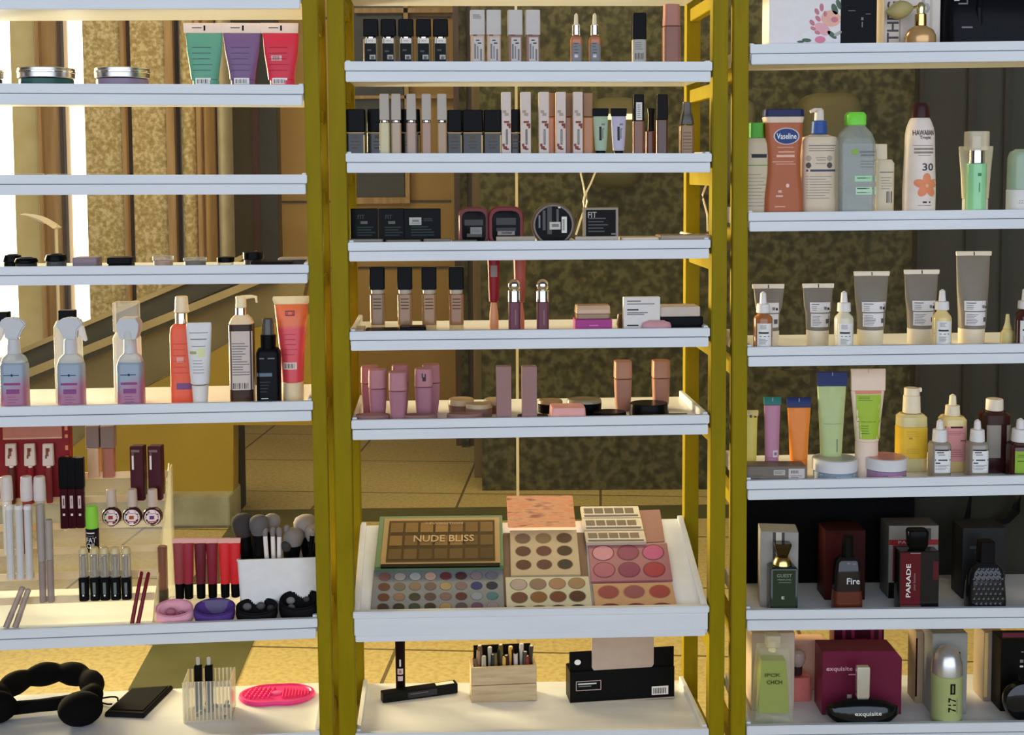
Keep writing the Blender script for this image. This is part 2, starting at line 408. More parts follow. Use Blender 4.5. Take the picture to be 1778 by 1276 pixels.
# dark wood-framed window in the tan wall, with a seam line below it
m = MB()
for (x0, x1, y0, y1) in ((612, 712, 343, 353), (700, 712, -60, 343), (590, 600, -60, 353)):
    a = at(x0, y0, 7.62); b = at(x1, y1, 7.62); m.box(a.x, b.x, 7.6, 7.7, b.z, a.z, WOOD)
wn = struct(m.build('window_1', smooth=False))
m = MB(); a = at(598, -60, 7.66); b = at(702, 345, 7.66); m.box(a.x, b.x, 7.66, 7.69, b.z, a.z, K(58, 52, 30, 0.2)); m.build('window_pane', wn, smooth=False)
m = MB()
for y in (349, 464, 30):
    a = at(470, y, 7.69); b = at(783, y + 1.6, 7.69); m.box(a.x, b.x, 7.685, 7.7, b.z, a.z, WOODD)
struct(m.build('trim_6', smooth=False))
slab('trim_7', 615, 790, 14, 22, 7.6, WOOD, 0.08); slab('trim_8', 615, 790, 166, 171, 7.6, WOOD, 0.08)

# left: bright windows between stone and wood pilasters
WB = emis('bright_daylit_window', (1.0, 0.98, 0.88), 3.2)
o = slab('window_2', -160, 9, -200, 640, 7.2, WB, 0.05); o = slab('window_3', 92, 136, -200, 600, 7.2, WB, 0.05)
def pil(x0, x1, Y, mat, label, cat='column', name='pilaster', th=0.18, bev=0.004, round_=False):
    a = at(x0, -200, Y); b = at(x1, -200, Y)
    m = MB()
    if round_:
        n = 14; hw = (b.x - a.x) / 2; cx = (a.x + b.x) / 2
        pts = [(cx + hw * math.cos(math.pi + math.pi * j / n), Y + 0.1 + 0.12 * math.sin(math.pi + math.pi * j / n)) for j in range(n + 1)]
        m.rings([[(x, y, 0) for x, y in pts], [(x, y, a.z) for x, y in pts]], mat); o = m.build(name)
    else:
        m.box(a.x, b.x, Y, Y + th, 0, a.z, mat); o = m.build(name, bevel=bev, smooth=False)
    tag(o, label, cat); return o
pil(8, 51, 7.0, ramp_mat('lit_yellow_stone', [(0.3, (0.8, 0.6, 0.22)), (0.7, (0.92, 0.74, 0.34))], 7, 5, 0.5), 'narrow yellow stone pilaster right of the leftmost bright window')  # the light falling on this stone is put into its paler colour
pil(51, 58, 6.9, WOOD, 'thin dark wood strip beside the narrow yellow stone pilaster', 'post', 'window_jamb', 0.05)
pil(60, 90, 7.0, WOOD, 'broad brown wood post left of the bright white window', 'post', 'window_jamb')
pil(90, 97, 6.95, WOODD, 'thin dark edge strip against the bright white window', 'post', 'window_jamb', 0.05)
pil(135, 200, 6.8, SANDSTONE, 'wide speckled sandstone pilaster right of the bright window')
pil(200, 207, 6.75, WOOD, 'thin light wood strip right of the widest sandstone pilaster', 'post', 'door_jamb', 0.05)
pil(207, 218, 6.9, WOODD, 'dark brown recess strip between the two widest sandstone pilasters', 'post', 'door_jamb', 0.05)
pil(218, 278, 6.8, SANDSTONE, 'second wide sandstone pilaster, between dark strips', )
pil(278, 292, 6.75, WOOD, 'brown wood strip right of the second sandstone pilaster', 'post', 'door_jamb', 0.05)
pil(292, 299, 6.9, WOODD, 'dark gap strip left of the rounded stone column', 'post', 'door_jamb', 0.05)
pil(299, 331, 6.7, SANDSTONE, 'slim rounded sandstone column among the wood strips', round_=True)
pil(331, 339, 6.7, WOOD, 'thin light wood strip right of the rounded stone column', 'post', 'door_jamb', 0.05)
pil(339, 358, 6.75, WOOD, 'mid brown wood strip left of the pale cream strip', 'post', 'door_jamb', 0.05, round_=True)
pil(358, 364, 6.9, WOODD, 'narrow dark strip left of the pale cream strip', 'post', 'door_jamb', 0.05)
pil(364, 388, 6.8, ramp_mat('cream_stone', [(0.3, (0.62, 0.5, 0.26)), (0.7, (0.75, 0.62, 0.36))], 9, 5, 0.6), 'pale cream stone strip beside the dark doorway', round_=True)
slab('door_2', 386, 472, -300, 640, 7.3, K(72, 62, 36, 0.4), 0.1, base_floor=True)
slab('trim_9', 428, 440, -300, 640, 7.25, K(74, 32, 20, 0.4), 0.05, base_floor=True)
slab('trim_10', 440, 470, -300, 640, 7.22, K(44, 40, 24, 0.4), 0.05, base_floor=True)

# staircase side with sloping rails, mustard wall block and marble step
def poly(name, pts, Y, mat, th, parent=None):
    m = MB(); m.prism([at(x, y, Y) for x, y in pts], (0, th, 0), mat); return m.build(name, parent, smooth=False)
st = bpy.data.objects.new('stair_flight', None); COL.objects.link(st)
tag(st, 'sloping stair side with light capped parapet rising to the right behind the left shelves', 'stairs')
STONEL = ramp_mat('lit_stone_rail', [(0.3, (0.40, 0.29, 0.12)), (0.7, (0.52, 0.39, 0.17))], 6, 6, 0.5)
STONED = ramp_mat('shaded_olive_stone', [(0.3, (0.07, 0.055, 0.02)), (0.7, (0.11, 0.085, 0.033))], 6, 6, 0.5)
L = lambda x: 624.5 - 0.424 * x
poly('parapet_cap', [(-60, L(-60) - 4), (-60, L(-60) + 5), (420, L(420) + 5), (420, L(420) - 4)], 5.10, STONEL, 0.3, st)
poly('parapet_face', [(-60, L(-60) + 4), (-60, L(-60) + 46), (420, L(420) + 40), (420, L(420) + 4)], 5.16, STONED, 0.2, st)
L2 = lambda x: 668 - 0.40 * x
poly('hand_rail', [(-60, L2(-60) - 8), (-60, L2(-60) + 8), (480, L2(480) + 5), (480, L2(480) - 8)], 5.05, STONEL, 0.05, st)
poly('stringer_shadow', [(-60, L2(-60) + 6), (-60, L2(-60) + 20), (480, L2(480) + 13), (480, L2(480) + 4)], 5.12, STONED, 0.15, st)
poly('stair_wall', [(-60, 705), (-60, 905), (118, 790), (260, 668), (330, 630), (440, 575), (520, 545), (535, 470), (420, 478)], 5.2, BEIGE, 0.1, st)
WB2 = poly('wall_left', [(-90, 1000), (-90, 856), (-60, 856), (118, 783), (250, 674), (330, 634), (440, 570), (545, 545), (545, 738), (405, 738), (405, 856), (-60, 856), (-60, 905)][2:-1], 5.17, MUSTARD, 0.1)
struct(WB2)
m = MB(); a = at(-200, 858, 5.15); b = at(405, 888, 5.15)
m.box(a.x, b.x, 5.08, 5.3, b.z - .04, a.z, MARBLE); tag(m.build('marble_step', bevel=0.004), 'grey marble ledge along the foot of the mustard wall', 'step')
m = MB(); c = at(0, 880, 5.35); m.box(a.x, at(413, 800, 5.3).x, 5.31, 5.45, 0, at(0, 740, 5.35).z, K(28, 20, 10, 0.7)); struct(m.build('trim_11', smooth=False))
m = MB(); m.box(a.x, b.x, 5.1, 5.3, 0, b.z - .04, MARBLE); struct(m.build('trim_12', smooth=False))

# pale glass reflections, built as added cream shapes on the granite wall
def reflection_shape(x0, x1, y0, y1, label):
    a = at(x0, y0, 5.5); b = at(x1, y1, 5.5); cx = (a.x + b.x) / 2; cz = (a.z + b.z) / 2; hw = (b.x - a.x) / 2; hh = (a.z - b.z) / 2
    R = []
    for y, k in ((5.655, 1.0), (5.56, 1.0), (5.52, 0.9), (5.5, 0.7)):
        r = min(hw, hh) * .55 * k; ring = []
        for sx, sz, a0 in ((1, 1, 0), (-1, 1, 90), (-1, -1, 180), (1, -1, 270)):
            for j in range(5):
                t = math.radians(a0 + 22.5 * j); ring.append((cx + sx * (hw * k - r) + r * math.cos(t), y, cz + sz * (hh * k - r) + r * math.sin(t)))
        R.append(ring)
    e = bpy.data.objects.new('reflection_shape', None); COL.objects.link(e); e.location = (0, 0, 0)
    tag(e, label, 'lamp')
    m = MB(); m.rings(R, K(84, 80, 52, 0.6)); m.build('shape_body', e)
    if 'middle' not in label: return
    m = MB(); m.box(cx - hw * .75, cx + hw * .75, 5.485, 5.53, cz + hh * .5, cz + hh * .62, emis('warm_reflection_glow', (1.0, 0.86, 0.45), 1.2)); m.build('glow_strip', e, bevel=0.003)  # added glow for the bright top of this reflection, no lamp there
reflection_shape(1029, 1114, 168, 326, 'rounded cream reflection shape behind the middle shelves')
reflection_shape(1396, 1502, 160, 340, 'rounded cream reflection shape behind the white pump bottle')
reflection_shape(1255, 1315, 172, 340, 'rounded cream reflection shape half hidden by the yellow posts')

# leaf-shaped lamp in the hall
m = MB(); a = at(97, 388, 5.0); pts = []
for j in range(13):
    t = j / 12; q = at(42 + 58 * t, 372 + 24 * t - 6 * math.sin(math.pi * t), 5.0); pts.append(q)
m.rings([[q + Vector((0, 0, 0.004)), q + Vector((0, 0.05, 0)), q - Vector((0, 0, 0.016 * math.sin(math.pi * j / 12) + .002)), q - Vector((0, 0.05, 0))] for j, q in enumerate(pts)], K(205, 200, 185, 0.5))
e = bpy.data.objects.new('floor_lamp', None); COL.objects.link(e); e.location = (a.x, 5.0, 0); tag(e, 'pale leaf-shaped lamp on a thin stem before the brown window post', 'lamp')
o = m.build('lamp_shade', None); o.parent = e; o.matrix_parent_inverse = e.matrix_world.inverted(); o.location = (-a.x, -5.0, 0)
m = MB(); m.tube([(0, 0, 0), (0, 0, a.z)], 0.007, K(200, 190, 165, 0.5)); m.build('pole', e)
m = MB(); m.tube([(0, 0, 0), (0, 0, 0.015)], 0.12, K(160, 140, 90, 0.5), 20); m.build('base', e)

# window pane behind the shelves with its pale vertical joint strip
m = MB(); m.box(-1.9, 1.9, 3.02, 3.028, 0.0, 2.6, PANE); gl = struct(m.build('window_4', smooth=False))
# joint: measured from (895,0) to (899,860)
Aq = at(895.5, -40, 3.0); Bq = at(898.8, 862, 3.0)
m = MB(); m.hexa([(Bq.x - .0036, 3.0, Bq.z - .5), (Bq.x + .0032, 3.0, Bq.z - .5), (Bq.x + .0032, 3.018, Bq.z - .5), (Bq.x - .0032, 3.018, Bq.z - .5),
                  (Aq.x - .0032, 3.0, Aq.z), (Aq.x + .0032, 3.0, Aq.z), (Aq.x + .0032, 3.018, Aq.z), (Aq.x - .0032, 3.018, Aq.z)], K(250, 240, 190, 0.4))
m.build('glass_joint', gl, smooth=False)

# ================================================================= shelving units
def obox(m, bay, u0, u1, v0, v1, z00, z01, z10, z11, mat):
    """box in bay axes; z00..z01 = bottom/top at u0, z10..z11 at u1"""
    P = bay.pt
    m.hexa([P(u0, v0, z00), P(u1, v0, z10), P(u1, v1, z10), P(u0, v1, z00), P(u0, v0, z01), P(u1, v0, z11), P(u1, v1, z11), P(u0, v1, z01)], mat)
def post_mesh(bay, xt0, xt1, xb0, xb1, v0, v1, dv):
    """front post edges at y=0 and y=1276"""
    m = MB(); ts = []
    for (ya, xa, xb) in ((0, xt0, xt1), (1276, xb0, xb1)):
        A = bay.uv(bay.hit(xa, ya, 0)); B = bay.uv(bay.hit(xb, ya, 0)); ts.append((A.x, B.x, A.z))
    (a0, b0, zt), (a1, b1, zb) = ts
    def lerp(z): t = (z - zb) / (zt - zb); return a1 + (a0 - a1) * t, b1 + (b0 - b1) * t
    R = []
    for z in (0.0, zb, zt, zt + 0.12):
        a, b = lerp(z); R.append([bay.pt(a, v0, z), bay.pt(b, v0, z), bay.pt(b, v1, z), bay.pt(a, v1, z)])
    m.rings(R, OLIVE); return m, lerp
def unit(bay, label, frames, tray=None, origin=None):
    root = bpy.data.objects.new('shelving_unit', None); COL.objects.link(root)
    tag(root, label, 'shelf unit', 'yellow framed shelving units')
    side = []
    for fr in frames:
        m, lf = post_mesh(bay, *fr, 0.006, 0.036, 0); m.build('post', root, bevel=0.0015, smooth=False)
        m, _ = post_mesh(bay, *fr, DEP - .008, DEP + 0.022, 0); m.build('post', root, bevel=0.0015, smooth=False)
        side.append(lf)
        for k, (ul, ur, zl, zr, h) in bay.T.items():
            left = fr is frames[0]; z = (zl if left else zr) - h - (0.0 if k != tray else 0.02)
            a, b = lf(z)
            m = MB(); obox(m, bay, a + .006, b - .006, 0.036, DEP - .008, z - .026, z, z - .026, z, OLIVE); m.build('rung', root, bevel=0.001, smooth=False)
    for k, (ul, ur, zl, zr, h) in bay.T.items():
        if k == tray: continue
        m = MB(); t = LIP
        obox(m, bay, ul + .001, ur - .001, 0.012, DEP + .005, zl - t - .016, zl - t, zr - t - .016, zr - t, WHITE)
        sh = m.build('shelf', root, smooth=False)
        sm = h * 0.47
        m = MB(); obox(m, bay, ul, ur, 0, 0.0125, zl - sm + .0009, zl, zr - sm + .0009, zr, WHITE); m.build('fascia_board', sh, bevel=0.0012, smooth=False)
        m = MB(); obox(m, bay, ul + .002, ur - .003, -0.001, 0.0125, zl - h, zl - sm - .0009, zr - h, zr - sm - .0009, WHITE); m.build('fascia_board', sh, bevel=0.0012, smooth=False)
        for (ua, ub) in ((ul + .001, ul + .010), (ur - .010, ur - .001)):
            m = MB(); z = (zl if ua < ul + .005 else zr) - t
            obox(m, bay, ua, ub, 0.0127, DEP - .01, z, z + .016, z, z + .016, WHITE); m.build('side_rail', sh, bevel=0.001, smooth=False)
    return root, side
u1, _ = unit(BL, 'left white shelving unit with olive-yellow posts, holding sprays and glosses',
     [(-145, -117, -129, -105), (523.5, 551, 555, 579)])
u2, _ = unit(BC, 'middle white shelving unit with olive-yellow posts and a sloping palette tray',
     [(567, 596.5, 588.5, 618.5), (1240, 1266.5, 1232, 1258.5)], tray=6)
u3, _ = unit(BR, 'right white shelving unit with olive-yellow posts, holding perfumes and skincare',
     [(1275, 1301.5, 1269.5, 1296), (1947, 1975, 1940, 1968)])
# the sloping tray of the middle unit
ul, ur, zl, zr, h = BC.T[6]
TZF = (zl + zr) / 2 - 0.0185
TZB = BC.hit(889, 907, DEP).z
tr = MB(); P = BC.pt
dl = (zl - zr) / 2
tr.hexa([P(ul, .012, TZF + dl - .012), P(ur, .012, TZF - dl - .012), P(ur, DEP, TZB - .012), P(ul, DEP, TZB - .012),
         P(ul, .012, TZF + dl), P(ur, .012, TZF - dl), P(ur, DEP, TZB), P(ul, DEP, TZB)], WHITE)
tray = tr.build('display_tray', u2, smooth=False)
m = MB(); obox(m, BC, ul, ur, -0.004, 0.012, zl - .013, zl, zr - .013, zr, WHITE); m.build('front_lip', tray, bevel=.0015, smooth=False)
m = MB(); obox(m, BC, ul + .002, ur - .002, 0.000, 0.012, zl - h * .78, zl - .0135, zr - h * .78, zr - .0135, WHITE); m.build('fascia_board', tray, bevel=.001, smooth=False)
m = MB(); obox(m, BC, ul + .004, ur - .006, 0.002, 0.014, zl - h, zl - h * .79, zr - h, zr - h * .79, WHITE); m.build('fascia_board', tray, bevel=.001, smooth=False)
for ua, ub, zz in ((ul, ul + .012, zl), (ur - .012, ur, zr)):
    m = MB(); m.hexa([P(ua, .0125, zz - .06), P(ub, .0125, zz - .06), P(ub, DEP, zz - .05), P(ua, DEP, zz - .05),
                      P(ua, .0125, zz - .001), P(ub, .0125, zz - .001), P(ub, DEP, TZB + .008), P(ua, DEP, TZB + .008)], WHITE); m.build('side_panel', tray, bevel=.001, smooth=False)
# ================================================================= goods on the shelves
N5 = ['leftmost', 'second from left', 'middle', 'fourth from left', 'rightmost']
def It(name, label, cat, bt, cx, back, hd, group=None, rot=0.0, **k):
    return Item(name, label, cat, bt[0], bt[1], cx, back, hd, group, rot, **k)
TEAL = K(88, 150, 128, .35, al=1); PURP = K(112, 84, 128, .35); RED = K(196, 36, 62, .35)

# ---- left unit, shelf 1: three hanging-style tubes and jars
for cx, cxb, wt, wb, mt, nm in ((364.5, 368, 64, 46, TEAL, 'teal'), (430, 431, 65, 42, PURP, 'purple'), (495, 499, 63, 44, RED, 'red')):
    i = It('lotion_tube', nm + ' squeeze tube with a wide white crimped top, standing on the upper left shelf', 'tube', (BL, 1), cx, .022, 14, 'three coloured tubes on the upper left shelf')
    i.part('cap', mt, [(None, wb - 2, 26), (139, wb - 1, 26)], 'o', dx=(cxb - cx))
    i.part('tube_body', mt, [(139, wb + 1, 26), (120, wb + 5, 25), (90, (wt + wb) / 2 + 4, 18), (58, wt - 2, 7)], 'o', dx=(cxb - cx) / 2)
    i.lab(136, 147, -13, 13, WHT, barcode(138.5, 145.5, -10, 10), name='barcode_label')
    i.lab(60, 61, -1, 1, mt, lines(78, 128, 5, -18, 18, K(70, 70, 80, .6) if nm != 'red' else K(140, 20, 40, .5), 1.0), name='printed_lines')
    if nm == 'red': i.lab(97, 106, -14, 4, K(200, 160, 165, .5), barcode(98, 105, -11, 1, K(120, 60, 70)), name='sticker')
    i.part('crimp', K(228, 206, 196, .45), [(58, wt, 6), (40, wt + 2, 3)], 'b')
    i.lab(43, 55, -20, 20, None, [(48.5, -18, -2, 1.5, PRN), (49, 1.5, 4.5, 9, BLACKM)], name='printed_mark')
def jar(label, bt, cx, w, y0, ym, back, lid, bod, gr=None, bars=(), top=None, lab_=None, lmat=None):
    i = It('cream_jar', label, 'jar', bt, cx, back, w / 2, gr)
    i.part('jar_body', bod, [(None, w - 4), (ym + 1, w - 4)])
    if lab_: i.lab(lab_[0], lab_[1], -w * .42, w * .42, lmat, bars)
    i.part('lid', lid, [(ym, w), (y0, w)])
    if top:
        z = i.z(y0); m = MB(); S = i.S
        m.rings([[(w * .44 * S * math.cos(2 * math.pi * k / 28), w * .44 * S * math.sin(2 * math.pi * k / 28), z + q) for k in range(28)] for q in (-.0005, .0006)], top)
        m.build('lid_inlay', i.lo)
    return i
for cx, w, bm_, nm in ((-2, 44, K(60, 70, 74, .3), 'dark glass jar with a silver lid, cut by the left edge of the photo'), (95, 94, K(46, 84, 84, .25), 'round jar with teal cream and a silver lid on the upper left shelf'),
                      (225, 91, K(126, 112, 142, .25), 'round jar with lilac cream and a silver lid on the upper left shelf')):
    i = jar(nm, (BL, 1), cx, w, 119 if cx > 0 else 122, 137, .03, K(165, 165, 170, .3, 1), bm_, 'silver lidded jars on the upper left shelf')
    i.part('lid_rim', SILV, [(128, w + 2), (124.5, w + 2)])
# shelf 2: a nearly empty shelf with clear flat trays
for cx, w, nm in ((35, 90, 'leftmost'), (140, 86, 'rightmost')):
    i = It('clear_tray', nm + ' of two flat clear plastic trays lying on the nearly empty left shelf', 'tray', (BL, 2), cx, .05, 40, 'flat clear trays')
    i.part('tray_body', CLEARP, [(None, w, 80), (301.5, w - 4, 76)], 'c')
# shelf 3: little pots and compacts
def pot(label, cx, w, y0, mat, lid=None, ym=None, dome=False, back=.03, name='makeup_pot', bt=None, sh='o', d=None, gr='small pots on the left shelf'):
    i = It(name, label, 'cosmetics pot', bt or (BL, 3), cx, back, (d or w) / 2, gr)
    dd = d or w
    if lid:
        i.part('pot_body', mat, [(None, w - 3, dd - 3), (ym, w - 3, dd - 3)], sh)
        pr = [(ym, w, dd), (y0, w, dd)] if not dome else [(ym, w, dd), (ym - 4, w, dd), (y0 + 2, w * .86, dd * .86), (y0, w * .55, dd * .55)]
        i.part('lid', lid, pr, sh)
    else: i.part('pot_body', mat, [(None, w, dd), (y0, w, dd)], sh)
    return i
pot('black domed pot partly behind another black pot, at the left end of the compacts shelf', 27, 32, 441, BLACKM, BLACKM, 455, True, .05)
pot('low black domed pot in front of a taller one at the left end', 50, 39, 446, K(40, 40, 44), BLACKM, 456, True, .018)
pot('black domed pot with a grey base left of the grey mauve box', 102, 37, 440, K(70, 72, 80), BLACKM, 453, True)
pot('mauve grey square pot between two black ones', 156, 42, 446, K(125, 110, 125), sh='c')
pot('black flat-topped wide pot standing alone mid shelf', 215, 42, 446, K(16, 14, 18), K(16, 14, 18), 457, sh='c')
pot('brownish clear compact pot with a glossy golden top', 287, 36, 444, K(150, 130, 120), CLEARP, 452)
pot('grey oval pot with a glossy top right of the golden one', 342, 40, 447, K(95, 97, 98), CLEARP, 453)
pot('smallest black pot with a clear base', 395, 30, 446, CLEARP, BLACKM, 455)
pot('tallest black pot near the right end of the compacts shelf', 443, 36, 437, K(60, 58, 62), BLACKM, 450, back=.06)
pot('flat black compact lying in front of the tallest black pot', 474, 70, 453, BLACKM, name='flat_compact', sh='c', d=42, back=.016)
pot('flat dark compact with a pale lid next to the yellow post', 512, 50, 447, K(60, 55, 60), K(150, 140, 130), 450, name='flat_compact', sh='c', d=40, back=.065)

# ---- left unit, shelf 4: sprays, tubes, pumps
WPL = K(176, 180, 190, .35, sub=.0)
ramp = None
def two_tone(name, c1, c2, z0, z1, ro=.35, diag=0.0):
    """dyed plastic whose own colour changes along its height"""
    m = bpy.data.materials.new(name); m.use_nodes = True; nt = m.node_tree; b_ = nt.nodes['Principled BSDF']
    tc = nt.nodes.new('ShaderNodeTexCoord'); sp = nt.nodes.new('ShaderNodeSeparateXYZ'); nt.links.new(tc.outputs['Object'], sp.inputs[0])
    ad = nt.nodes.new('ShaderNodeMath'); ad.operation = 'MULTIPLY_ADD'; ad.inputs[1].default_value = diag
    nt.links.new(sp.outputs[0], ad.inputs[0]); nt.links.new(sp.outputs[2], ad.inputs[2])
    mr = nt.nodes.new('ShaderNodeMapRange'); mr.inputs[1].default_value = z0; mr.inputs[2].default_value = z1
    nt.links.new(ad.outputs[0], mr.inputs[0])
    mx = nt.nodes.new('ShaderNodeMix'); mx.data_type = 'RGBA'; mx.inputs[6].default_value = alb(c1) + (1,); mx.inputs[7].default_value = alb(c2) + (1,)
    nt.links.new(mr.outputs[0], mx.inputs[0]); nt.links.new(mx.outputs[2], b_.inputs['Base Color']); b_.inputs['Roughness'].default_value = ro
    return m
PINKBL = two_tone('pink_to_blue_label', (148, 92, 124), (126, 142, 162), .035, .062, diag=-0.5)
def spray(label, cx, wb, yb, side):
    i = It('spray_bottle', label, 'bottle', (BL, 4), cx, .014, wb * .42, 'pink and blue trigger spray bottles')
    i.part('bottle_body', PINKBL, [(None, wb), (yb + 8, wb), (yb + 2, wb * .93)], 's', dr=.8)
    p4 = 703
    i.lab(yb + 16, yb + 70, -wb * .4, wb * .4, None, [(yb + 23, -14, 12, 1.6, K(60, 70, 120)), (yb + 23, -1.5, 1.5, 4, K(30, 30, 60)), (yb + 38, -14, 14, 4, K(130, 50, 120)), (yb + 51, -10, 12, 8, K(120, 60, 120))] + lines(yb + 58, yb + 72, 3, -8, 12, K(120, 60, 110), .8), name='label_print')
    i.part('shoulder', FROST, [(yb + 3, wb * .93), (yb - 6, wb * .8), (yb - 13, wb * .5)], 's', dr=.8)
    i.part('neck', WPL, [(yb - 12, wb * .52), (yb - 38, wb * .46)], 'o')
    h = i.root; m = MB(); S = i.S; z = i.z
    yh = yb - 74
    if side == 'front':
        m.rings([[(x * .42 * wb * S * k, y, zz) for x, y in section('s', 1, .02)] for k, zz in ((.7, z(yb - 38)), (.95, z(yh + 22)), (1.0, z(yh + 10)), (.7, z(yh)))], WPL)
        m.build('spray_head', h, bevel=.001)
        m = MB(); m.rings([[(x * S + dx, -.014 + dy + y * S, zz) for x, y in section('o', 6 * k, 3)] for k, dx, dy, zz in ((1, 0, -.008, z(yb - 30)), (1.1, 0, -.004, z(yh + 24)), (.8, 0, 0, z(yh + 10)))], CLEARP); m.build('trigger', h)
    else:
        s_ = 1 if side == 'right' else -1
        outl = [(-24, yh + 12), (-16, yh + 2), (-2, yh - 2), (16, yh), (23, yh + 10), (14, yh + 20), (12, yb - 38), (-10, yb - 38), (-12, yh + 30), (-18, yh + 18)]
        if side == 'left': outl = [(-x, y) for x, y in outl]
        m.prism([(x * S, -.009, z(y)) for x, y in outl], (0, .018, 0), WPL); m.build('spray_head', h, bevel=.0025)
        tr_ = [(13, yh + 16), (23, yh + 12), (29, yh + 40), (24, yh + 41), (17, yh + 30)]
        if side == 'left': tr_ = [(-x - 0, y) for x, y in tr_]
        m = MB(); m.prism([(x * S, -.005, z(y)) for x, y in tr_], (0, .010, 0), K(200, 196, 196, .3)); m.build('trigger', h, bevel=.0015)
spray('pink and blue spray bottle at the left end, its trigger turned left', 24, 45, 626, 'left')
spray('pink and blue spray bottle with its trigger pointing right, second of three', 122.5, 45, 626, 'right')
spray('pink and blue spray bottle facing forwards, third of three', 226, 45, 625, 'front')
def backb(label, cx, w, yt, capy, capw, capm, body, back=.10, extra=None):
    i = It('capped_bottle', label, 'bottle', (BL, 4), cx, back, w * .3, 'clear bottles behind the pink sprays')
    i.part('bottle_body', body, [(None, w), (capy + 14, w), (capy + 3, w * .8)], 's', dr=.6)
    i.part('cap', capm, [(capy + 3, capw), (yt, capw)], 'c', dr=.7)
backb('clear bottle with a black cap behind the leftmost pink spray', 3, 40, 541, 560, 30, BLACKM, FROST)
backb('clear bottle with a black cap behind the second pink spray', 119, 46, 538, 553, 28, BLACKM, FROST)
backb('tall clear bottle with a square clear cap behind the third pink spray', 221, 46, 524, 572, 42, CLEARP, FROST)
i = It('body_mist', 'orange spray bottle with a silver collar and clear cap, behind a white tube', 'bottle', (BL, 4), 317, .05, 17)
ORG = K(226, 92, 58, .3)
i.part('bottle_body', ORG, [(None, 41), (580, 41), (568, 38), (562, 30)], 's', dr=.8)
i.lab(600, 680, -16, 16, None, lines(590, 650, 6, -14, 14, K(190, 60, 40)) + [(668, -9, 17, 11, K(110, 70, 120)), (622, -8, 4, 9, K(230, 160, 150))], name='label_print')
i.part('collar', SILV, [(562, 23), (542, 22)]); i.part('cap', K(226, 214, 186, .3, al=.75), [(542, 26), (536, 24), (514, 21)])
i = It('cream_tube', 'white tapering tube standing on its narrow cap before the orange spray', 'tube', (BL, 4), 346, .016, 14)
i.part('cap', K(205, 203, 205, .35), [(None, 24), (668, 29)])
i.part('tube_body', K(196, 198, 204, .35), [(666, 32, 28), (640, 36, 26), (600, 41, 20), (570, 44, 12), (560, 43, 7)], 'o')
i.lab(585, 655, -16, 16, None, [(577, -16, 16, 1.2, PRG), (588, -14, 14, 1.6, PRG), (600, -12, 12, 1, PRG), (611, -15, -4, 5, K(150, 148, 90)), (611, -2, 10, 16, K(196, 200, 150))] + lines(622, 648, 5, -10, 10, PRG, .9), name='label_print')
i = It('shampoo_pump', 'brown pump bottle with a grey text label and silver collar', 'bottle', (BL, 4), 420, .04, 18)
i.part('bottle_body', K(52, 34, 30, .25), [(None, 43), (562, 43)], 's', dr=.85)
i.lab(573, 674, -20, 20, K(184, 172, 168, .5), lines(592, 650, 13, -15, 16, PRG, 1.6, .5) + barcode(662, 672, -14, 14, K(60, 60, 66)))
i.part('shoulder', K(215, 195, 160, .3), [(562, 42), (552, 34), (546, 24)], 's', dr=.85)
i.part('collar', SILV, [(547, 20), (533, 19)]); i.part('pump_head', K(215, 205, 170, .3), [(534, 19), (520, 18), (514, 19)])
m = MB(); S = i.S; z = i.z
m.tube([(0, 0, z(517)), (18 * S, 0, z(515)), (26 * S, 0, z(516)), (27 * S, 0, z(526))], [.005, .0035, .003, .0022], K(215, 205, 170, .3)); m.build('spout', i.root)
i = It('mist_spray', 'black spray bottle with a grey label band and clear dark cap', 'bottle', (BL, 4), 466, .013, 17)
i.part('bottle_body', K(14, 14, 15, .28), [(None, 42), (612, 42), (604, 36)], 's', dr=.8)
i.lab(640, 655, -19, 10, None, [(648, -19, 7, 6, K(90, 105, 125)), (620, -14, -6, 2, PRG), (620, 0, 12, 2, PRG), (689, -12, 0, 1.5, PRW)] + lines(658, 680, 4, -14, 4, K(60, 60, 64)), name='label_print')
i.part('neck', K(10, 10, 11, .3), [(605, 26), (581, 27)])
i.part('cap', K(70, 70, 70, .15, al=.8), [(581, 23), (553, 19)])
i = It('gel_tube', 'orange and red transparent tube with a flared pale top, right end of the sprays shelf', 'tube', (BL, 4), 507, .04, 15)
i.part('cap', K(236, 212, 172, .3), [(None, 40), (662, 38)])
i.part('tube_body', two_tone('red_to_orange_gel', (200, 50, 62), (240, 110, 40), .145, .155), [(662, 38, 34), (620, 42, 32), (560, 52, 22), (528, 58, 9)], 'o')
i.lab(535, 660, -22, 22, None, [(543, -10, 6, 9, K(120, 50, 70)), (543, -8, 4, 5, K(220, 100, 60))] + lines(575, 618, 5, -12, 12, K(150, 30, 60), .9), name='label_print')
i.lab(627, 639, -14, 9, K(220, 200, 190, .5), barcode(629, 637, -12, 6), name='barcode_label')
i.part('crimp', K(244, 222, 176, .3), [(528, 60, 9), (519, 65, 6), (514, 63, 4)], 'o')

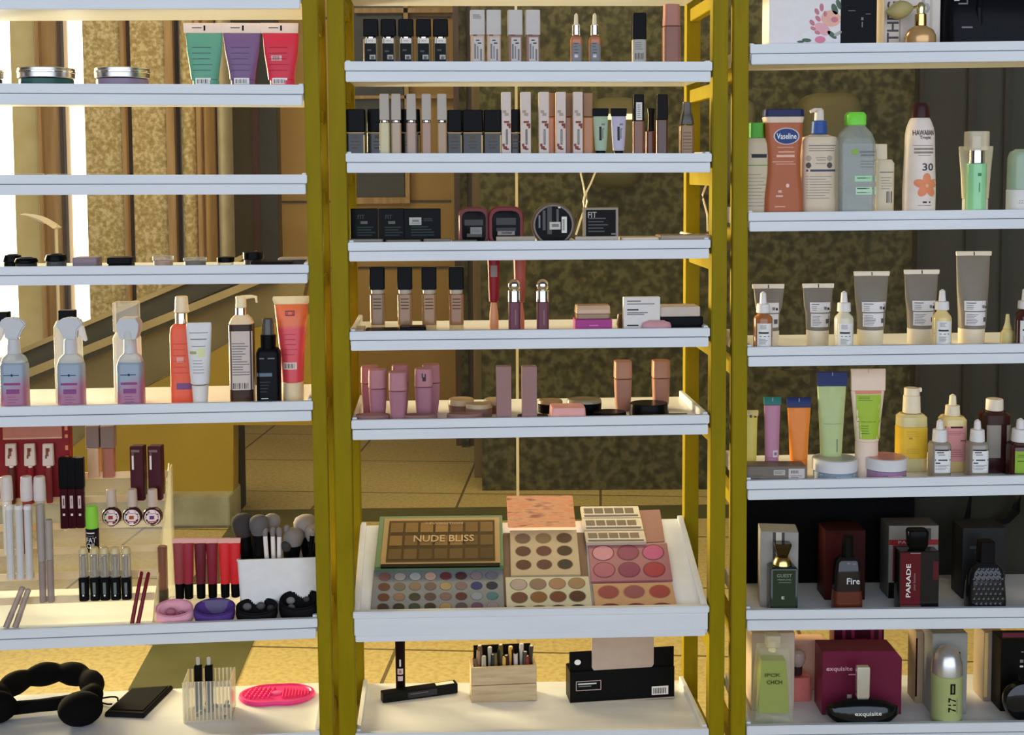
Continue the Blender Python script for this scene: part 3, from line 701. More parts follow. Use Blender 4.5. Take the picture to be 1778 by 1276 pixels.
# ---- left unit, shelf 5: acrylic organiser with glosses
ORG_ = bpy.data.objects.new('makeup_organiser', None); COL.objects.link(ORG_)
bay = BL; zs = surf(BL, 5, -0.6); ORG_.location = BL.pt(-.6, .02, zs); ORG_.rotation_euler = (0, 0, BL.ang)
tag(ORG_, 'clear stepped acrylic makeup organiser on the lower left shelf, rows of glosses on its steps', 'organiser')
ru = lambda px, py=950, v=.12: BL.uv(BL.hit(px, py, v)).x + .6
steps = [(1041, .060), (1000, .095), (957, .130), (914, .165), (869, .200), (828, .235)]      # (y px of the step front edge, back distance)
STEP = {}
tier_z = lambda y, v: BL.hit(160, y, v).z
x0 = ru(-110); x1 = ru(276)
for k, (y, v) in enumerate(steps):
    zt = tier_z(y, v) - zs; STEP[k] = zt + zs
    m = MB(); m.box(x0, x1, v - .02, v + .015, zt - .002, zt, ACRYL); m.build('step_tread', ORG_, smooth=False)
    m = MB(); m.box(x0, x1, v - .0225, v - .02, zt - .004, zt + .010, K(226, 206, 168, .12, al=.85)); m.build('step_lip', ORG_, smooth=False)
    zb = (tier_z(*steps[k - 1]) - zs) if k else 0.0
    m = MB(); m.box(x0, x1, v - .0215, v - .020, zb, zt - .004, ACRYL); m.build('step_riser', ORG_, smooth=False)
m = MB(); pts = [(.002, 0), (.255, 0), (.255, tier_z(815, .25) - zs), (.225, tier_z(822, .235) - zs)]
for k in range(9):
    t = k / 8; vv = .225 - .21 * t; pts.append((vv, (tier_z(822, .235) - zs) * (1 - t) ** 1.15 + .014 + .006 * math.sin(k * 2.1)))
m.prism([(x1, a, b) for a, b in pts], (.003, 0, 0), ACRYL); m.build('side_wall', ORG_, smooth=False)
m = MB()
e0 = [(x1 + .0015, a, b) for a, b in pts[2:]]; m.tube(e0, .0013, K(225, 215, 165, .2, al=.8), 6); m.build('side_edge', ORG_)
def O5(name, label, cat, k, cx, hd, group=None, dv=-.012, rot=0):
    y, v = steps[k]; return Item(name, label, cat, BL, 5, cx, v + dv, hd, group, rot, z=STEP[k] + .0002)
rb = Item('gift_box', 'red cardboard lip gloss box with cream frame, at the back left of the acrylic organiser', 'box', BL, 5, 55, .20, 12, z=STEP[4] + .0002)
rb.part('box_body', K(118, 8, 22, .45), [(None, 124), (735, 124)], 'b', dr=.2)
rb.lab(738, 760, -50, 50, K(170, 110, 100, .5), [(758, -50, 50, 2, K(190, 160, 130)), (742, 55, 60, 8, K(200, 120, 80)), (756, 55, 60, 6, K(200, 120, 80)), (776, 55, 60, 8, K(200, 120, 80)), (793, 55, 60, 6, K(200, 120, 80))], name='printed_frame', off=.0005)
for k, (cx, c) in enumerate(((13, (84, 44, 40)), (46, (128, 20, 36)), (78, (120, 44, 48)))):
    i = Item('lip_gloss', 'gloss with a white patterned cap before the red box, ' + ('left', 'middle', 'right')[k] + ' of three', 'lip gloss', BL, 5, cx, .186, 4, 'glosses before the red box', z=STEP[4] + .0002)
    i.part('tube_body', K(*c, .25), [(None, 11), (852 if k else 848, 12), (812, 12)], 'o')
    i.part('collar', K(230, 225, 220, .2), [(812, 8), (808, 8)])
    i.part('cap', K(190, 176, 172, .35), [(808, 20), (770, 18)], 's', dr=.6)
    i.lab(772, 806, -7, 7, None, [(784, -3, 2, 14, K(120, 70, 50)), (792, -4, -1, 6, K(110, 60, 50)), (780, -1, 4, 6, K(130, 80, 60))], name='cap_print')
for k, (cx, w, c) in enumerate(((158, 19, (190, 160, 130)), (184, 20, (150, 90, 75)))):
    i = O5('lip_gloss', ('left', 'right')[k] + ' of two clear glosses with grey caps on the highest organiser step', 'lip gloss', 5, cx, 8, 'glosses on the highest step')
    i.part('tube_body', K(*c, .15), [(None, w), (776, w)], 'c'); i.part('cap', K(118, 100, 96, .4), [(776, w + 4), (738, w + 4)], 'c')
for k, (cx, w) in enumerate(((235, 23), (266, 23))):
    i = O5('carton', ('left', 'right')[k] + ' of two narrow dark maroon cartons standing on the organiser', 'box', 4, cx, 9, 'narrow maroon cartons', rot=-8)
    i.part('box_body', K(58, 10, 24, .4), [(None, w), (773, w)], 'b', dr=.9)
    i.lab(778, 815, -10, 8, None, [(781, -9, 6, 4, K(110, 90, 90)), (786, -8, -4, 5, K(90, 70, 70)), (801, -8, -4.5, 24, K(200, 190, 190))], name='printed_lines')
for k, (cx, c) in enumerate(((3, (205, 205, 210)), (38, (150, 60, 60)), (61, (180, 175, 160)))):
    i = O5('lip_gloss', 'slim gloss with a tall white cap on the organiser step, ' + ('leftmost', 'middle', 'rightmost')[k] + ' of three', 'lip gloss', 2, cx, 9, 'tall white capped glosses')
    i.part('tube_body', K(*c, .2), [(None, 15), (868, 16)]); i.part('cap', K(186, 180, 184, .4), [(869, 21), (845, 21), (827, 19)])
for k, cx in enumerate((104, 118, 132)):
    i = O5('liquid_lipstick', 'dark brown liquid lipstick with a long black cap, ' + ('left', 'middle', 'right')[k] + ' of three', 'lipstick', 3, cx, 6, 'black capped liquid lipsticks')
    i.part('tube_body', K(50, 14, 22, .2), [(None, 13.4), (847, 13.4)], 'c'); i.lab(850, 903, -5, 5, None, [(870, -3, 2.5, 22, K(180, 160, 165)), (870, -1, 1, 12, K(90, 60, 70)), (892, -2, 2, 4, K(200, 190, 190))], name='label_print')
    i.part('cap', K(8, 8, 9, .3), [(847, 15), (794, 15)], 'c')
for k, cx in enumerate((6, 23, 39)):
    i = O5('lip_pencil', 'white slim tube on a low organiser step, ' + ('left', 'middle', 'right')[k] + ' of three', 'tube', 1, cx, 6, 'white slim tubes')
    i.part('tube_body', K(178, 180, 186, .3), [(None, 13), (884, 13.5)]); i.part('cap', K(196, 196, 200, .3), [(885, 15), (877, 14)])
for k, (cx, y) in enumerate(((61, 905), (75, 902))):
    i = O5('empty_tester', ('taller', 'shorter')[k] + ' frosted grey tube at the lowest organiser step', 'tube', 0, cx, 6, 'frosted grey tubes')
    i.part('tube_body', K(140, 125, 125, .3, al=.8), [(None, 12), (y + 70, 12.5)]); i.part('cap', K(150, 142, 142, .3, al=.85), [(y + 70, 13), (y - 30 * (1 - k), 12.5)])
i = O5('lip_oil', 'lip oil with a bright green cap and black label with white letters', 'lip oil', 2, 151, 9)
i.part('tube_body', K(26, 14, 26, .25), [(None, 22), (917, 23)]); i.lab(918, 948, -11, 11, K(28, 16, 30, .35), [(923, -9, 6, 2, PRW), (928, -7, 5, 1, PRG)], [('FAT', 935, 9, 0, 17, PRW), ('OIL', 945, 9, 0, 17, PRW)])
i.part('cap', K(118, 186, 48, .35), [(917, 22), (896, 22), (878, 20)])
for k, (cx, pc) in enumerate(((186, (150, 30, 50)), (222.5, (140, 60, 20)), (258, (90, 40, 110)))):
    i = O5('nail_polish', 'round nail polish with a pale cap and white round label, ' + ('left', 'middle', 'right')[k] + ' of three', 'nail polish', 3, cx, 11, 'round nail polish bottles')
    prof = [(None, 12, 14)]
    for j in range(1, 10):
        a = math.pi * j / 10; prof.append((896 + 16.5 * math.cos(a), max(12, 2 * 17.5 * math.sin(a)), 12 + 9 * math.sin(a)))
    i.part('bottle_body', K(60, 20, 30, .15), prof, 'o')
    i.disc(896.5, 0, 13.5, 14, K(205, 192, 196, .5), name='round_label', bars=[(889, -7, 7, 1.2, K(140, 110, 120)), (896, -4, 4, 6, K(*pc)), (903, -8, 8, 2, K(150, 90, 110))])
    i.part('cap', K(170, 156, 150, .4), [(879, 18), (849, 16.5)])
for k, cx in enumerate((134, 153.5, 171.5, 190, 209)):
    i = O5('lip_balm', 'glossy tube with a clear top, silver middle and black base, ' + N5[k] + ' of five', 'lip gloss', 0, cx, 9, 'silver and black glosses')
    i.part('base_cap', K(14, 15, 17, .25), [(None, 16.5), (1002, 17.5)], 's'); i.lab(1005, 1034, -6, 6, None, [(1019, -2.5, 2.5, 20, K(90, 100, 100)), (1031.5, -1.5, 1.5, 3, PRW)], name='label_print')
    i.part('tube_body', K(172, 170, 168, .15, .9), [(1001, 10), (964, 11)]); i.part('clear_sleeve', CLEARP, [(1001, 16.5), (960, 16.5)])
    i.part('cap', K(196, 180, 130, .15, al=.8), [(961, 17), (956, 16), (950, 13)])
def stick(label, p0, p1, r, mat, mat2, name='lip_liner', cat='pencil', gr=None, vb0=.016, vb1=.05, fr=.35):
    a = BL.hit(p0[0], p0[1], vb0); b = BL.hit(p1[0], p1[1], vb1)
    e = bpy.data.objects.new(name, None); COL.objects.link(e); e.location = a; tag(e, label, cat, gr)
    d = b - a; c = d * fr
    m = MB(); m.tube([(0, 0, 0), c], r, mat, 10); m.build('cap', e)
    m = MB(); m.tube([c, d * .97, d], [r * .92, r * .92, r * .5], mat2, 10); m.build('pencil_body', e)
MAR = K(108, 14, 28, .25)
for k, (a, b) in enumerate((((229, 1083), (246, 992)), ((239.5, 1083), (258, 993)))):
    stick(('left', 'right')[k] + ' of two dark red pencils leaning beside the organiser wall', a, b, .0041, MAR, MAR, gr='dark red leaning pencils')
for k, (a, b) in enumerate((((10, 1090), (40, 1018)), ((26, 1090), (50, 1022)))):
    stick(('left', 'right')[k] + ' of two grey see-through wands leaning at the lower left', a, b, .006, K(140, 122, 112, .3, al=.85), K(150, 132, 122, .3, al=.75), 'lip_wand', 'wand', 'grey leaning wands', vb1=.045)
REDS = [(134, 52, 56), (140, 30, 48), (92, 24, 36), (118, 22, 42), (198, 16, 22), (192, 10, 16)]
m = MB(); q = Item('gloss_stand', 'clear acrylic stand holding six red gloss tubes', 'stand', BL, 5, 345, .055, 12)
q.part('stand_base', ACRYL, [(None, 130), (1038, 126)], 'b', dr=.25)
for k, cx in enumerate((302, 318, 339.5, 360, 382, 400)):
    i = Item('lip_gloss', ['brownish pink', 'deep rose', 'dark wine', 'plum red', 'bright red', 'rightmost bright red'][k] + ' gloss tube with a black lower cap, in the row of six', 'lip gloss', BL, 5, cx, .058, 9, 'row of six red gloss tubes', z=q.z0 + q.z(1038))
    i.part('cap', BLACKM, [(None, 15), (1013, 16)]); i.part('tube_body', K(*REDS[k], .2), [(1013, 17, 16), (975, 19, 13), (943, 21, 7)], 'o')
    i.part('crimp', K(208, 150, 138, .3), [(943, 21, 6), (934, 22, 4)], 'b')
i = Item('lipstick_tester', 'tall translucent brown tube standing behind the organiser wall', 'tube', BL, 5, 273, .10, 8)
i.part('tube_body', K(110, 62, 48, .3, al=.8), [(None, 16), (948, 17)]); i.part('base_cap', K(60, 56, 44, .4), [(None, 17.5), (1022, 17.5)])
# brush box
bx = Item('brush_box', 'white ribbed open box full of makeup brushes', 'box', BL, 5, 481, .055, 40)
bxm = MB(); S = bx.S; hw, hd_ = 72 * S, 40 * S; zt = bx.z(958); w_ = .0022
rib = []
pts = section('c', hw, hd_); full = []
n = 150
seg = []
for k in range(len(pts)):
    a = Vector(pts[k]); b = Vector(pts[(k + 1) % len(pts)]); L_ = (b - a).length; c = max(1, int(L_ / .0017))
    for j in range(c): seg.append(a.lerp(b, j / c))
outer = [(v.x * (1 + (.006 if k % 2 else 0)), v.y * (1 + (.01 if k % 2 else 0))) for k, v in enumerate(seg)]
inner = [(v.x * .965, v.y * .94) for v in seg]
bxm.rings([[(x * .93, y * .93, 0) for x, y in outer], [(x, y, zt - .004) for x, y in outer], [(x * 1.015, y * 1.02, zt - .004) for x, y in outer], [(x * 1.015, y * 1.02, zt) for x, y in outer],
           [(x, y, zt) for x, y in inner], [(x * .93, y * .93, .003) for x, y in inner]], K(204, 204, 208, .45))
bxm.build('box_body', bx.root)
def brush(label, dx, dy, ytop, w, hl, tipc, handle, gr, tilt=0.0, rnd_=True, flat=1.0, cat='makeup brush'):
    e = bpy.data.objects.new('makeup_brush', None); COL.objects.link(e)
    e.location = bx.bay.pt(bx.u + dx * S, bx.v + dy * S, bx.z0 + .004); e.rotation_euler = (0, math.radians(tilt), BL.ang)
    tag(e, label, cat, gr)
    zt_ = bx.z(ytop) - .004; zb = zt_ - hl * S
    m = MB(); r = w * S / 2 * (1.16 if w > 25 else 1.0)
    m.rings([[(x, y, zz) for x, y in section('o', rr, rr)] for zz, rr in ((0, .004 if w < 24 or 'fat' not in label else r * .6), (zb * .6, .0045 if 'fat' not in label else r * .7), (zb, min(r * .72, .007) if w < 20 else r * .72))], handle); m.build('handle', e)
    m = MB(); R = []
    for t in (0, .15, .4, .65, .85, .97, 1.0):
        k = (.70, .82, .97, 1.0, .86, .52, .16)[(0, .15, .4, .65, .85, .97, 1.0).index(t)]
        R.append([(x, y, zb + (zt_ - zb) * t) for x, y in section('o', r * k, r * k * flat)])
    m.rings(R, tipc); m.build('bristles', e)
BRD = K(52, 50, 52, .9); BRG = K(112, 107, 108, .9); BRL = K(128, 122, 122, .9)
brush('fat dark brush at the left end of the box', -70 + 14, 8, 892, 34, 40, BRD, BLACKM, 'fat dark brushes', -4)
brush('fat grey-tipped dark brush, second from left in the box', -56 + 20, -10, 891, 30, 34, K(84, 82, 86, .9), BLACKM, 'fat dark brushes')
brush('fat dark brush behind, third from left', -24, 16, 896, 26, 30, BRG, BLACKM, 'fat dark brushes', 3)
WH = K(206, 200, 200, .3)
for k, (dx, yt) in enumerate(((-14, 909), (-6, 912), (1, 911), (8, 909))):
    brush('thin brush with a pale handle and grey tip, ' + ('first', 'second', 'third', 'fourth')[k] + ' of the four small ones', dx - 4, -18 + 8 * (k % 2), yt, 11, 16, BRG, WH, 'four small brushes', (k - 1.5) * 2)
for k, (dx, dy, yt, w, c, tl) in enumerate(((12, -20, 934, 18, BRD, 0), (24, -10, 915, 32, BRG, 0), (44, 12, 899, 38, BRL, 0), (43, -24, 913, 12, BRL, 6), (56, -6, 909, 32, BRL, 2))):
    brush(['small dark dome brush low in the middle of the box', 'round fluffy grey brush right of the small ones', 'largest fluffy pale brush at the back right', 'narrow pale brush leaning between the fluffy ones', 'wide pale brush at the right end of the box'][k], dx, dy, yt, w, w * .95, c, BLACKM, 'fluffy brushes', tl)
# zip pouches in front
def pouch(label, cx, w, h, y1, mat, mat2, extra=()):
    e = Item('zip_pouch', label, 'pouch', BL, 5, cx, .014, w * .30, 'small soft zip pouches')
    S = e.S; hw = w * S / 2; hd = hw * .56; H = h * S; n = 36; R = []
    # soft shell: low at the front, high at the back, rolled rim and a sunken lining
    for k, zf, zb in ((.72, 0, 0), (.93, .10, .16), (1.0, .30, .48), (.99, .46, .86), (.93, .54, 1.0), (.84, .50, .97), (.80, .36, .70), (.62, .22, .34), (.25, .2, .26)):
        ring = []
        for j in range(n):
            t = 2 * math.pi * j / n; q = (1 + math.sin(t)) / 2
            wob = 1 + .035 * math.sin(3 * t + cx) + .02 * math.sin(7 * t)
            ring.append((hw * k * math.cos(t) * wob, hd * k * math.sin(t) * wob, H * (zf + (zb - zf) * q)))
        R.append(ring)
    m = MB(); m.rings(R, mat); m.build('pouch_body', e.root)
    pts = [(hw * .955 * math.cos(t), hd * .955 * math.sin(t), H * (.535 + .47 * (1 + math.sin(t)) / 2)) for t in [2 * math.pi * k / 36 for k in range(37)]]
    m = MB(); m.tube(pts, .0019, mat2, 6); m.build('zip', e.root)
    for (dx, z_, r, mm, nm) in extra:
        m = MB(); blob(m, (dx * S, hd * (z_ * 1.5 - .75), H * (.34 + .45 * z_)), r * S, mm, (1, .55, .85)); m.build(nm, e.root)
    return e
def blob(m, c, r, mat, sq=(1, 1, 1)):
    m.rings([[(c[0] + r * sq[0] * math.sin(a) * math.cos(b), c[1] + r * sq[1] * math.sin(a) * math.sin(b), c[2] + r * sq[2] * math.cos(a)) for b in [2 * math.pi * j / 18 for j in range(18)]] for a in [.05 + (math.pi - .1) * t / 10 for t in range(11)]], mat)
PK = K(206, 148, 170, .7)
pouch('pink soft pouch with a rounded zip beside the red pencils', 291, 66, 38, 0, PK, K(190, 120, 146, .6), [(-6, .52, 9, K(150, 90, 110, .6), 'mesh_window'), (14, .4, 6, K(130, 80, 100, .6), 'mesh_window')])
pouch('purple fluffy zip pouch right of the pink one', 363, 72, 36, 0, K(74, 46, 122, .85), K(60, 36, 104, .7), [])
pouch('black low zip pouch before the white brush box, left of the other black one', 437, 74, 34, 0, K(20, 18, 20, .6), K(14, 13, 14, .5), [(-18, .75, 8, K(90, 88, 90, .6), 'sponge'), (6, .78, 8, K(70, 70, 72, .6), 'sponge'), (24, .6, 7, K(44, 42, 44, .6), 'sponge')])
pouch('taller black mesh pouch at the right end next to the yellow post', 514, 74, 46, 0, K(16, 15, 16, .6), K(10, 10, 11, .5), [(-18, .75, 8, K(110, 108, 108, .6), 'sponge'), (-16, .35, 7, K(80, 80, 82, .6), 'sponge'), (10, .8, 6, K(60, 58, 60, .6), 'sponge')])

# ---- left unit, bottom shelf
def at_top(bay, tier, px, py, dz=0.0):
    """where the ray meets the top of a shelf"""
    for _ in range(1): pass
    z = surf(bay, tier, bay.uv(bay.hit(px, py, .15)).x) + dz
    d = ray(px, py); return CAMP + d * ((z - CAMZ) / d.z)
PL = K(10, 10, 11, .95)
c = at_top(BL, 6, 70, 1240); e = bpy.data.objects.new('plush_headband', None); COL.objects.link(e); e.location = c + Vector((0.004, 0.006, 0)); e.scale = (1.16, 1.16, 1.16); tag(e, 'black plush scalloped headband lying on the lowest left shelf', 'headband')
m = MB(); path = []
for k in range(49):
    t = math.radians(205 - 230 * k / 48); bump = 1 + .16 * abs(math.sin(k / 48 * math.pi * 6.5))
    path.append(((.082 * math.cos(t) + .0), (.075 * math.sin(t) + .01), .026 + .012 * max(0, math.sin(t))))
m.tube(path, [.0185 * (.82 + .34 * abs(math.sin(k / 48 * math.pi * 6))) for k in range(49)], PL, 14); m.build('padded_band', e)
m = MB(); R = []
def blob(m, c, r, mat, sq=(1, 1, 1)):
    m.rings([[(c[0] + r * sq[0] * math.sin(a) * math.cos(b), c[1] + r * sq[1] * math.sin(a) * math.sin(b), c[2] + r * sq[2] * math.cos(a)) for b in [2 * math.pi * j / 18 for j in range(18)]] for a in [.05 + (math.pi - .1) * t / 10 for t in range(11)]], mat)
m = MB(); blob(m, (-.07, -.045, .030), .038, PL, (1.1, .8, .75)); m.build('puff', e)
m = MB(); blob(m, (.083, -.05, .029), .038, PL, (1.0, .9, .75)); m.build('puff', e)
m = MB(); m.tube([(-.06, -.03, .02), (0, -.015, .02), (.065, .0, .022), (.08, -.03, .024)], [.012, .011, .013, .014], PL, 10); m.build('strap', e)
# wallet
a = at_top(BL, 6, 180, 1245); b = at_top(BL, 6, 250, 1248); c2 = at_top(BL, 6, 302, 1196); d2 = at_top(BL, 6, 228, 1201)
e = bpy.data.objects.new('pouch_wallet', None); COL.objects.link(e); e.location = (a + b + c2 + d2) / 4; tag(e, 'flat black velvet pouch with cord lying between the headband and the acrylic holder', 'pouch')
q = [v - e.location for v in (a, b, c2, d2)]
m = MB(); m.hexa([tuple(v) for v in q] + [tuple(v * .96 + Vector((0, 0, .010))) for v in q], K(22, 20, 20, .6)); m.build('pouch_body', e, bevel=.002)
m = MB(); m.hexa([tuple(v * .82 + Vector((0, 0, .0098))) for v in q] + [tuple(v * .80 + Vector((0, 0, .0115))) for v in q], K(12, 11, 11, .9)); m.build('velvet_panel', e)
m = MB(); w0 = (q[0] + q[3]) / 2
m.tube([w0 + Vector((-.035 + .035 * math.cos(t), .012 * math.sin(2 * t), .008 + .004 * math.sin(t))) for t in [k * .35 for k in range(17)]], .0018, K(16, 15, 15, .6), 6); m.build('cord', e)
# acrylic holder
i = It('acrylic_holder', 'clear ribbed acrylic holder on the lowest left shelf', 'holder', (BL, 6), 350, 0.10, 28)
S = i.S; hw = 41 * S; zt = i.z(1172); hd_ = 30 * S
m = MB()
for k in range(13):
    x = -hw + 2 * hw * k / 12
    m.box(x - .0014, x + .0014, -hd_ - .0015, -hd_, .001, zt, K(215, 205, 180, .1, al=.5))
    m.box(x - .0014, x + .0014, hd_, hd_ + .0015, .001, zt, K(225, 215, 180, .1, al=.5))
for (a0, a1, b0, b1) in ((-hw, hw, -hd_, -hd_ + .002), (-hw, hw, hd_ - .002, hd_), (-hw, -hw + .002, -hd_, hd_), (hw - .002, hw, -hd_, hd_)): m.box(a0, a1, b0, b1, 0, zt, ACRYL)
m.box(-hw, hw, -hd_, hd_, 0, .004, K(220, 215, 200, .1, al=.6)); m.build('holder_body', i.root, smooth=False)
m = MB(); fz = i.z(1200)
for k in range(26):
    rr = random.Random(k); x = rr.uniform(-hw * .8, hw * .8); y = rr.uniform(-hd_ * .8, hd_ * .8); z_ = .006 + rr.random() * .010; s_ = .0035
    m.box(x - s_, x + s_, y - s_, y + s_, z_ - s_ * .6, z_ + s_ * .6, K(60, 62, 58, .2) if k % 3 else SILV)
g = m.build('metal_clips', i.root, smooth=False); g['kind'] = 'stuff'
for k, cx in enumerate((331, 350)):
    j = Item('nail_file', ('left', 'right')[k] + ' of two black handled tools standing in the acrylic holder', 'tool', BL, 6, cx, .13, 4, 'tools in the acrylic holder', z=i.z0 + .006)
    j.part('handle', BLACKM, [(None, 13), (1155, 14)], 'c', dr=.5); j.part('tip', K(160, 160, 160, .25), [(1155, 6), (1143, 7), (1141, 5)], 'o', dr=.5)
# silicone mat
MG = K(236, 40, 140, .4); c = at_top(BL, 6, 481, 1210)
e = bpy.data.objects.new('brush_cleaning_mat', None); COL.objects.link(e); e.location = c; e.rotation_euler = (0, 0, BL.ang); tag(e, 'hot pink silicone brush cleaning mat with raised nubs', 'cleaning mat')
m = MB(); out = []
for k in range(48):
    t = 2 * math.pi * k / 48; r = .043 * (1 - .16 * math.exp(-((t - 1.5 * math.pi) / .35) ** 2) - .08 * math.exp(-((t - .5 * math.pi) / .3) ** 2))
    out.append((.080 * math.cos(t), r * 1.25 * math.sin(t)))
m.rings([[(x * k, y * k, z_) for x, y in out] for k, z_ in ((.95, 0), (1.0, .004), (.97, .009), (.9, .010), (.86, .007))], MG); m.build('mat_base', e)
m = MB()
for ix in range(6):
    for iy in range(5):
        x = -.062 + ix * .0095 + iy * .002; y = -.018 + iy * .010
        m.rings([[(x + r * math.cos(2 * math.pi * j / 8), y + r * math.sin(2 * math.pi * j / 8), z_) for j in range(8)] for r, z_ in ((.0032, .006), (.0028, .012), (.001, .0135))], MG)
m.build('round_nubs', e)
m = MB()
for ix in range(9): m.box(.012 + ix * .0065, .0145 + ix * .0065, -.026 + .001 * ix, .028 - .0025 * ix, .006, .012, MG)
m.build('ridges', e, smooth=False)
m = MB(); m.rings([[(x, y + .0, z_) for x, y in section('o', .012 * k, .008 * k)] for k, z_ in ((1, .006), (1, .011), (.6, .0125))], K(240, 90, 165, .4)); m.build('centre_grip', e)
# ================================================================= middle unit
# ---- shelf 1
GL = K(205, 195, 160, .15, al=.6)
for k, cx in enumerate((651, 681, 711, 741, 770)):
    i = It('foundation_bottle', 'square black capped bottle with black label, ' + N5[k] + ' of five, top middle shelf', 'foundation', (BC, 1), cx, .02, 12, 'five square black capped bottles')
    i.part('bottle_body', K(120, 100, 70, .12), [(None, 26), (68, 26)], 's', dr=.8)
    i.lab(68, 120, -10, 9, K(22, 24, 24, .3), [(72, -10, 9, 8.5, K(196, 192, 188)), (72, -4, 4, 1, PRG), (100, -2, 8, 8, K(150, 150, 150)), (101, 0, 6, 5, K(100, 100, 104))] + [(88 + (k * 2) % 4, -6, 1, 3, K(60, 66, 68))])
    i.part('collar', SILV, [(68, 18), (64, 18)]); i.part('cap', K(9, 9, 10, .25), [(64, 26.5), (34, 25.5)], 'c', dr=.85)
for k, cx in enumerate((833, 860.5, 897, 927)):
    i = It('concealer_tube', 'pale grey capped square tube with printed white label, ' + ('leftmost', 'second from left', 'third from left', 'rightmost')[k] + ' of four', 'concealer', (BC, 1), cx, .02, 11, 'four pale grey capped square tubes')
    i.part('tube_body', K(*((176, 150, 130) if k < 2 else (128, 96, 82)), .2), [(None, 24), (62, 24)], 'c', dr=.85)
    i.lab(66, 120, -7, 9, K(176, 170, 172, .5), [(71, -3, 3, 2, PRN), (76, 0, 6, 2, PRN), (61.5, -8, -1, 4, K(110, 70, 60)), (90, -6, -3, 26, PRG), (92, -1, 1, 22, PRG), (96, 4, 7, 20, PRG)])
    i.part('cap', K(172, 168, 170, .35), [(62, 25.5), (18, 25)], 'c', dr=.85)
    if k == 0: i.lab(26, 34, -8, 8, None, lines(26, 34, 3, -8, 6, PRG), name='cap_print')
def dropper(label, bt, cx, w, ys, mats, back=.02, gr=None, lab_=None, name='serum_dropper', bars=(), lmat=None, sh='o', cw=.72, lw=.46, dark=None):
    """ys: body top, collar bottom, collar top, bulb top"""
    body, coll, bulb = mats
    i = It(name, label, 'dropper bottle', bt, cx, back, w / 2 * (1 if sh == 'o' else .8), gr)
    i.part('bottle_body', body, [(None, w), (ys[0] + 4, w), (ys[0], w * .9), (ys[0] - (ys[0] - ys[1]) * .6, w * .62), (ys[1], w * .5)], sh, dr=1 if sh == 'o' else .8)
    if lab_: i.lab(lab_[0], lab_[1], -w * lw, w * lw, lmat or WHT, bars)
    i.part('collar', coll, [(ys[1], w * cw), (ys[2], w * (cw - .04))])
    i.part('rubber_bulb', bulb, [(ys[2], w * .38), (ys[2] - (ys[2] - ys[3]) * .5, w * .33), (ys[3] + 3, w * .30), (ys[3], w * .12)])
    return i
for k, cx in enumerate((1001.5, 1033)):
    i = dropper(('left', 'right')[k] + ' of two small orange dropper bottles with silver collars on the top middle shelf', (BC, 1), cx, 20, (66, 62, 43, 23), (K(170, 96, 44, .15), SILV, K(200, 190, 165, .4)), gr='orange dropper bottles', lab_=(67, 122), lmat=K(110, 112, 118, .4), bars=lines(74, 100, 5, -5, 4, PRN, .8) + [(98, -4, 2, 5, PRW)], sh='s')
i = It('foundation_bottle', 'slim black capped bottle with grey printed label, between the droppers and rose bottle', 'foundation', (BC, 1), 1108.5, .02, 11)
i.part('bottle_body', K(170, 160, 148, .2), [(None, 24), (69, 24)], 's', dr=.8); i.lab(70, 120, -11, 11, K(150, 150, 148, .5), lines(73, 88, 4, -8, 8, PRG) + barcode(93, 104, -8, 8)); i.part('cap', BLACKM, [(69, 24), (23, 23)], 'c', dr=.85)
i = It('setting_spray', 'tall rose brown bottle at the right end of the top middle shelf', 'bottle', (BC, 1), 1164, .022, 14)
RB = K(128, 88, 78, .3); i.part('bottle_body', RB, [(None, 30), (47, 30)], 's', dr=.9); i.part('cap', K(150, 100, 92, .35), [(46, 29), (8, 27)], 's', dr=.9)

# ---- shelf 2
def blk(label, cx, w, back, y0=190, ym=228, gr='square black capped foundations on the second middle shelf'):
    i = It('foundation_bottle', label, 'foundation', (BC, 2), cx, back, w * .4, gr)
    i.part('bottle_body', K(28, 22, 18, .12), [(None, w), (ym + 2, w)], 'c', dr=.8)
    i.lab(ym + 4, 280, -w * .42, w * .42, None, [(238, -5, 5, 6, K(80, 68, 62)), (246, -7, 7, 2, K(70, 62, 58)), (252, -8, 8, 1, K(60, 54, 50)), (257, -6, 5, 3, K(70, 62, 58)), (ym + 3, -w * .45, w * .45, 1.6, K(176, 150, 96)), (265, w * .4, w * .47, 60, K(190, 165, 110))], name='label_print')  # gold edge bars are glints painted onto the glass, the rest is print
    i.part('cap', K(8, 8, 9, .22), [(ym + 1, w), (y0, w - 1)], 'c', dr=.8)
blk('black square capped foundation at the left end of the second middle shelf', 622.5, 35, .02)
blk('black square capped foundation half behind the first slim gloss', 661, 36, .062)
blk('black square capped foundation behind the slim glosses', 716, 36, .062)
blk('black square capped foundation just right of the slim glosses', 792.5, 26, .03, 191)
blk('black square capped foundation, middle of three right of the slim glosses', 823.5, 36, .022, 191)
blk('black square capped foundation left of the white patterned tubes', 857.5, 31, .022, 191)
blk('black square capped foundation between the first two white patterned tubes', 897.5, 20, .045, 190)
for k, (cx, c) in enumerate(((672.5, (180, 170, 130)), (692.5, (158, 136, 112)), (718.5, (152, 124, 108)), (744.5, (148, 116, 94)), (771, (150, 122, 88)))):
    i = It('slim_concealer', 'slim gloss with a long grey cap and silver clasp, ' + N5[k] + ' of five', 'concealer', (BC, 2), cx, .02, 6, 'five slim grey capped glosses')
    i.part('tube_body', K(*c, .15), [(None, 17.5), (213, 17.5)], 's', dr=.8); i.part('collar', SILV, [(213, 14), (209, 14)]); i.part('cap', K(156, 148, 142, .35), [(209, 17), (163, 16)], 'c', dr=.8)
BRP = K(120, 58, 44, .5)
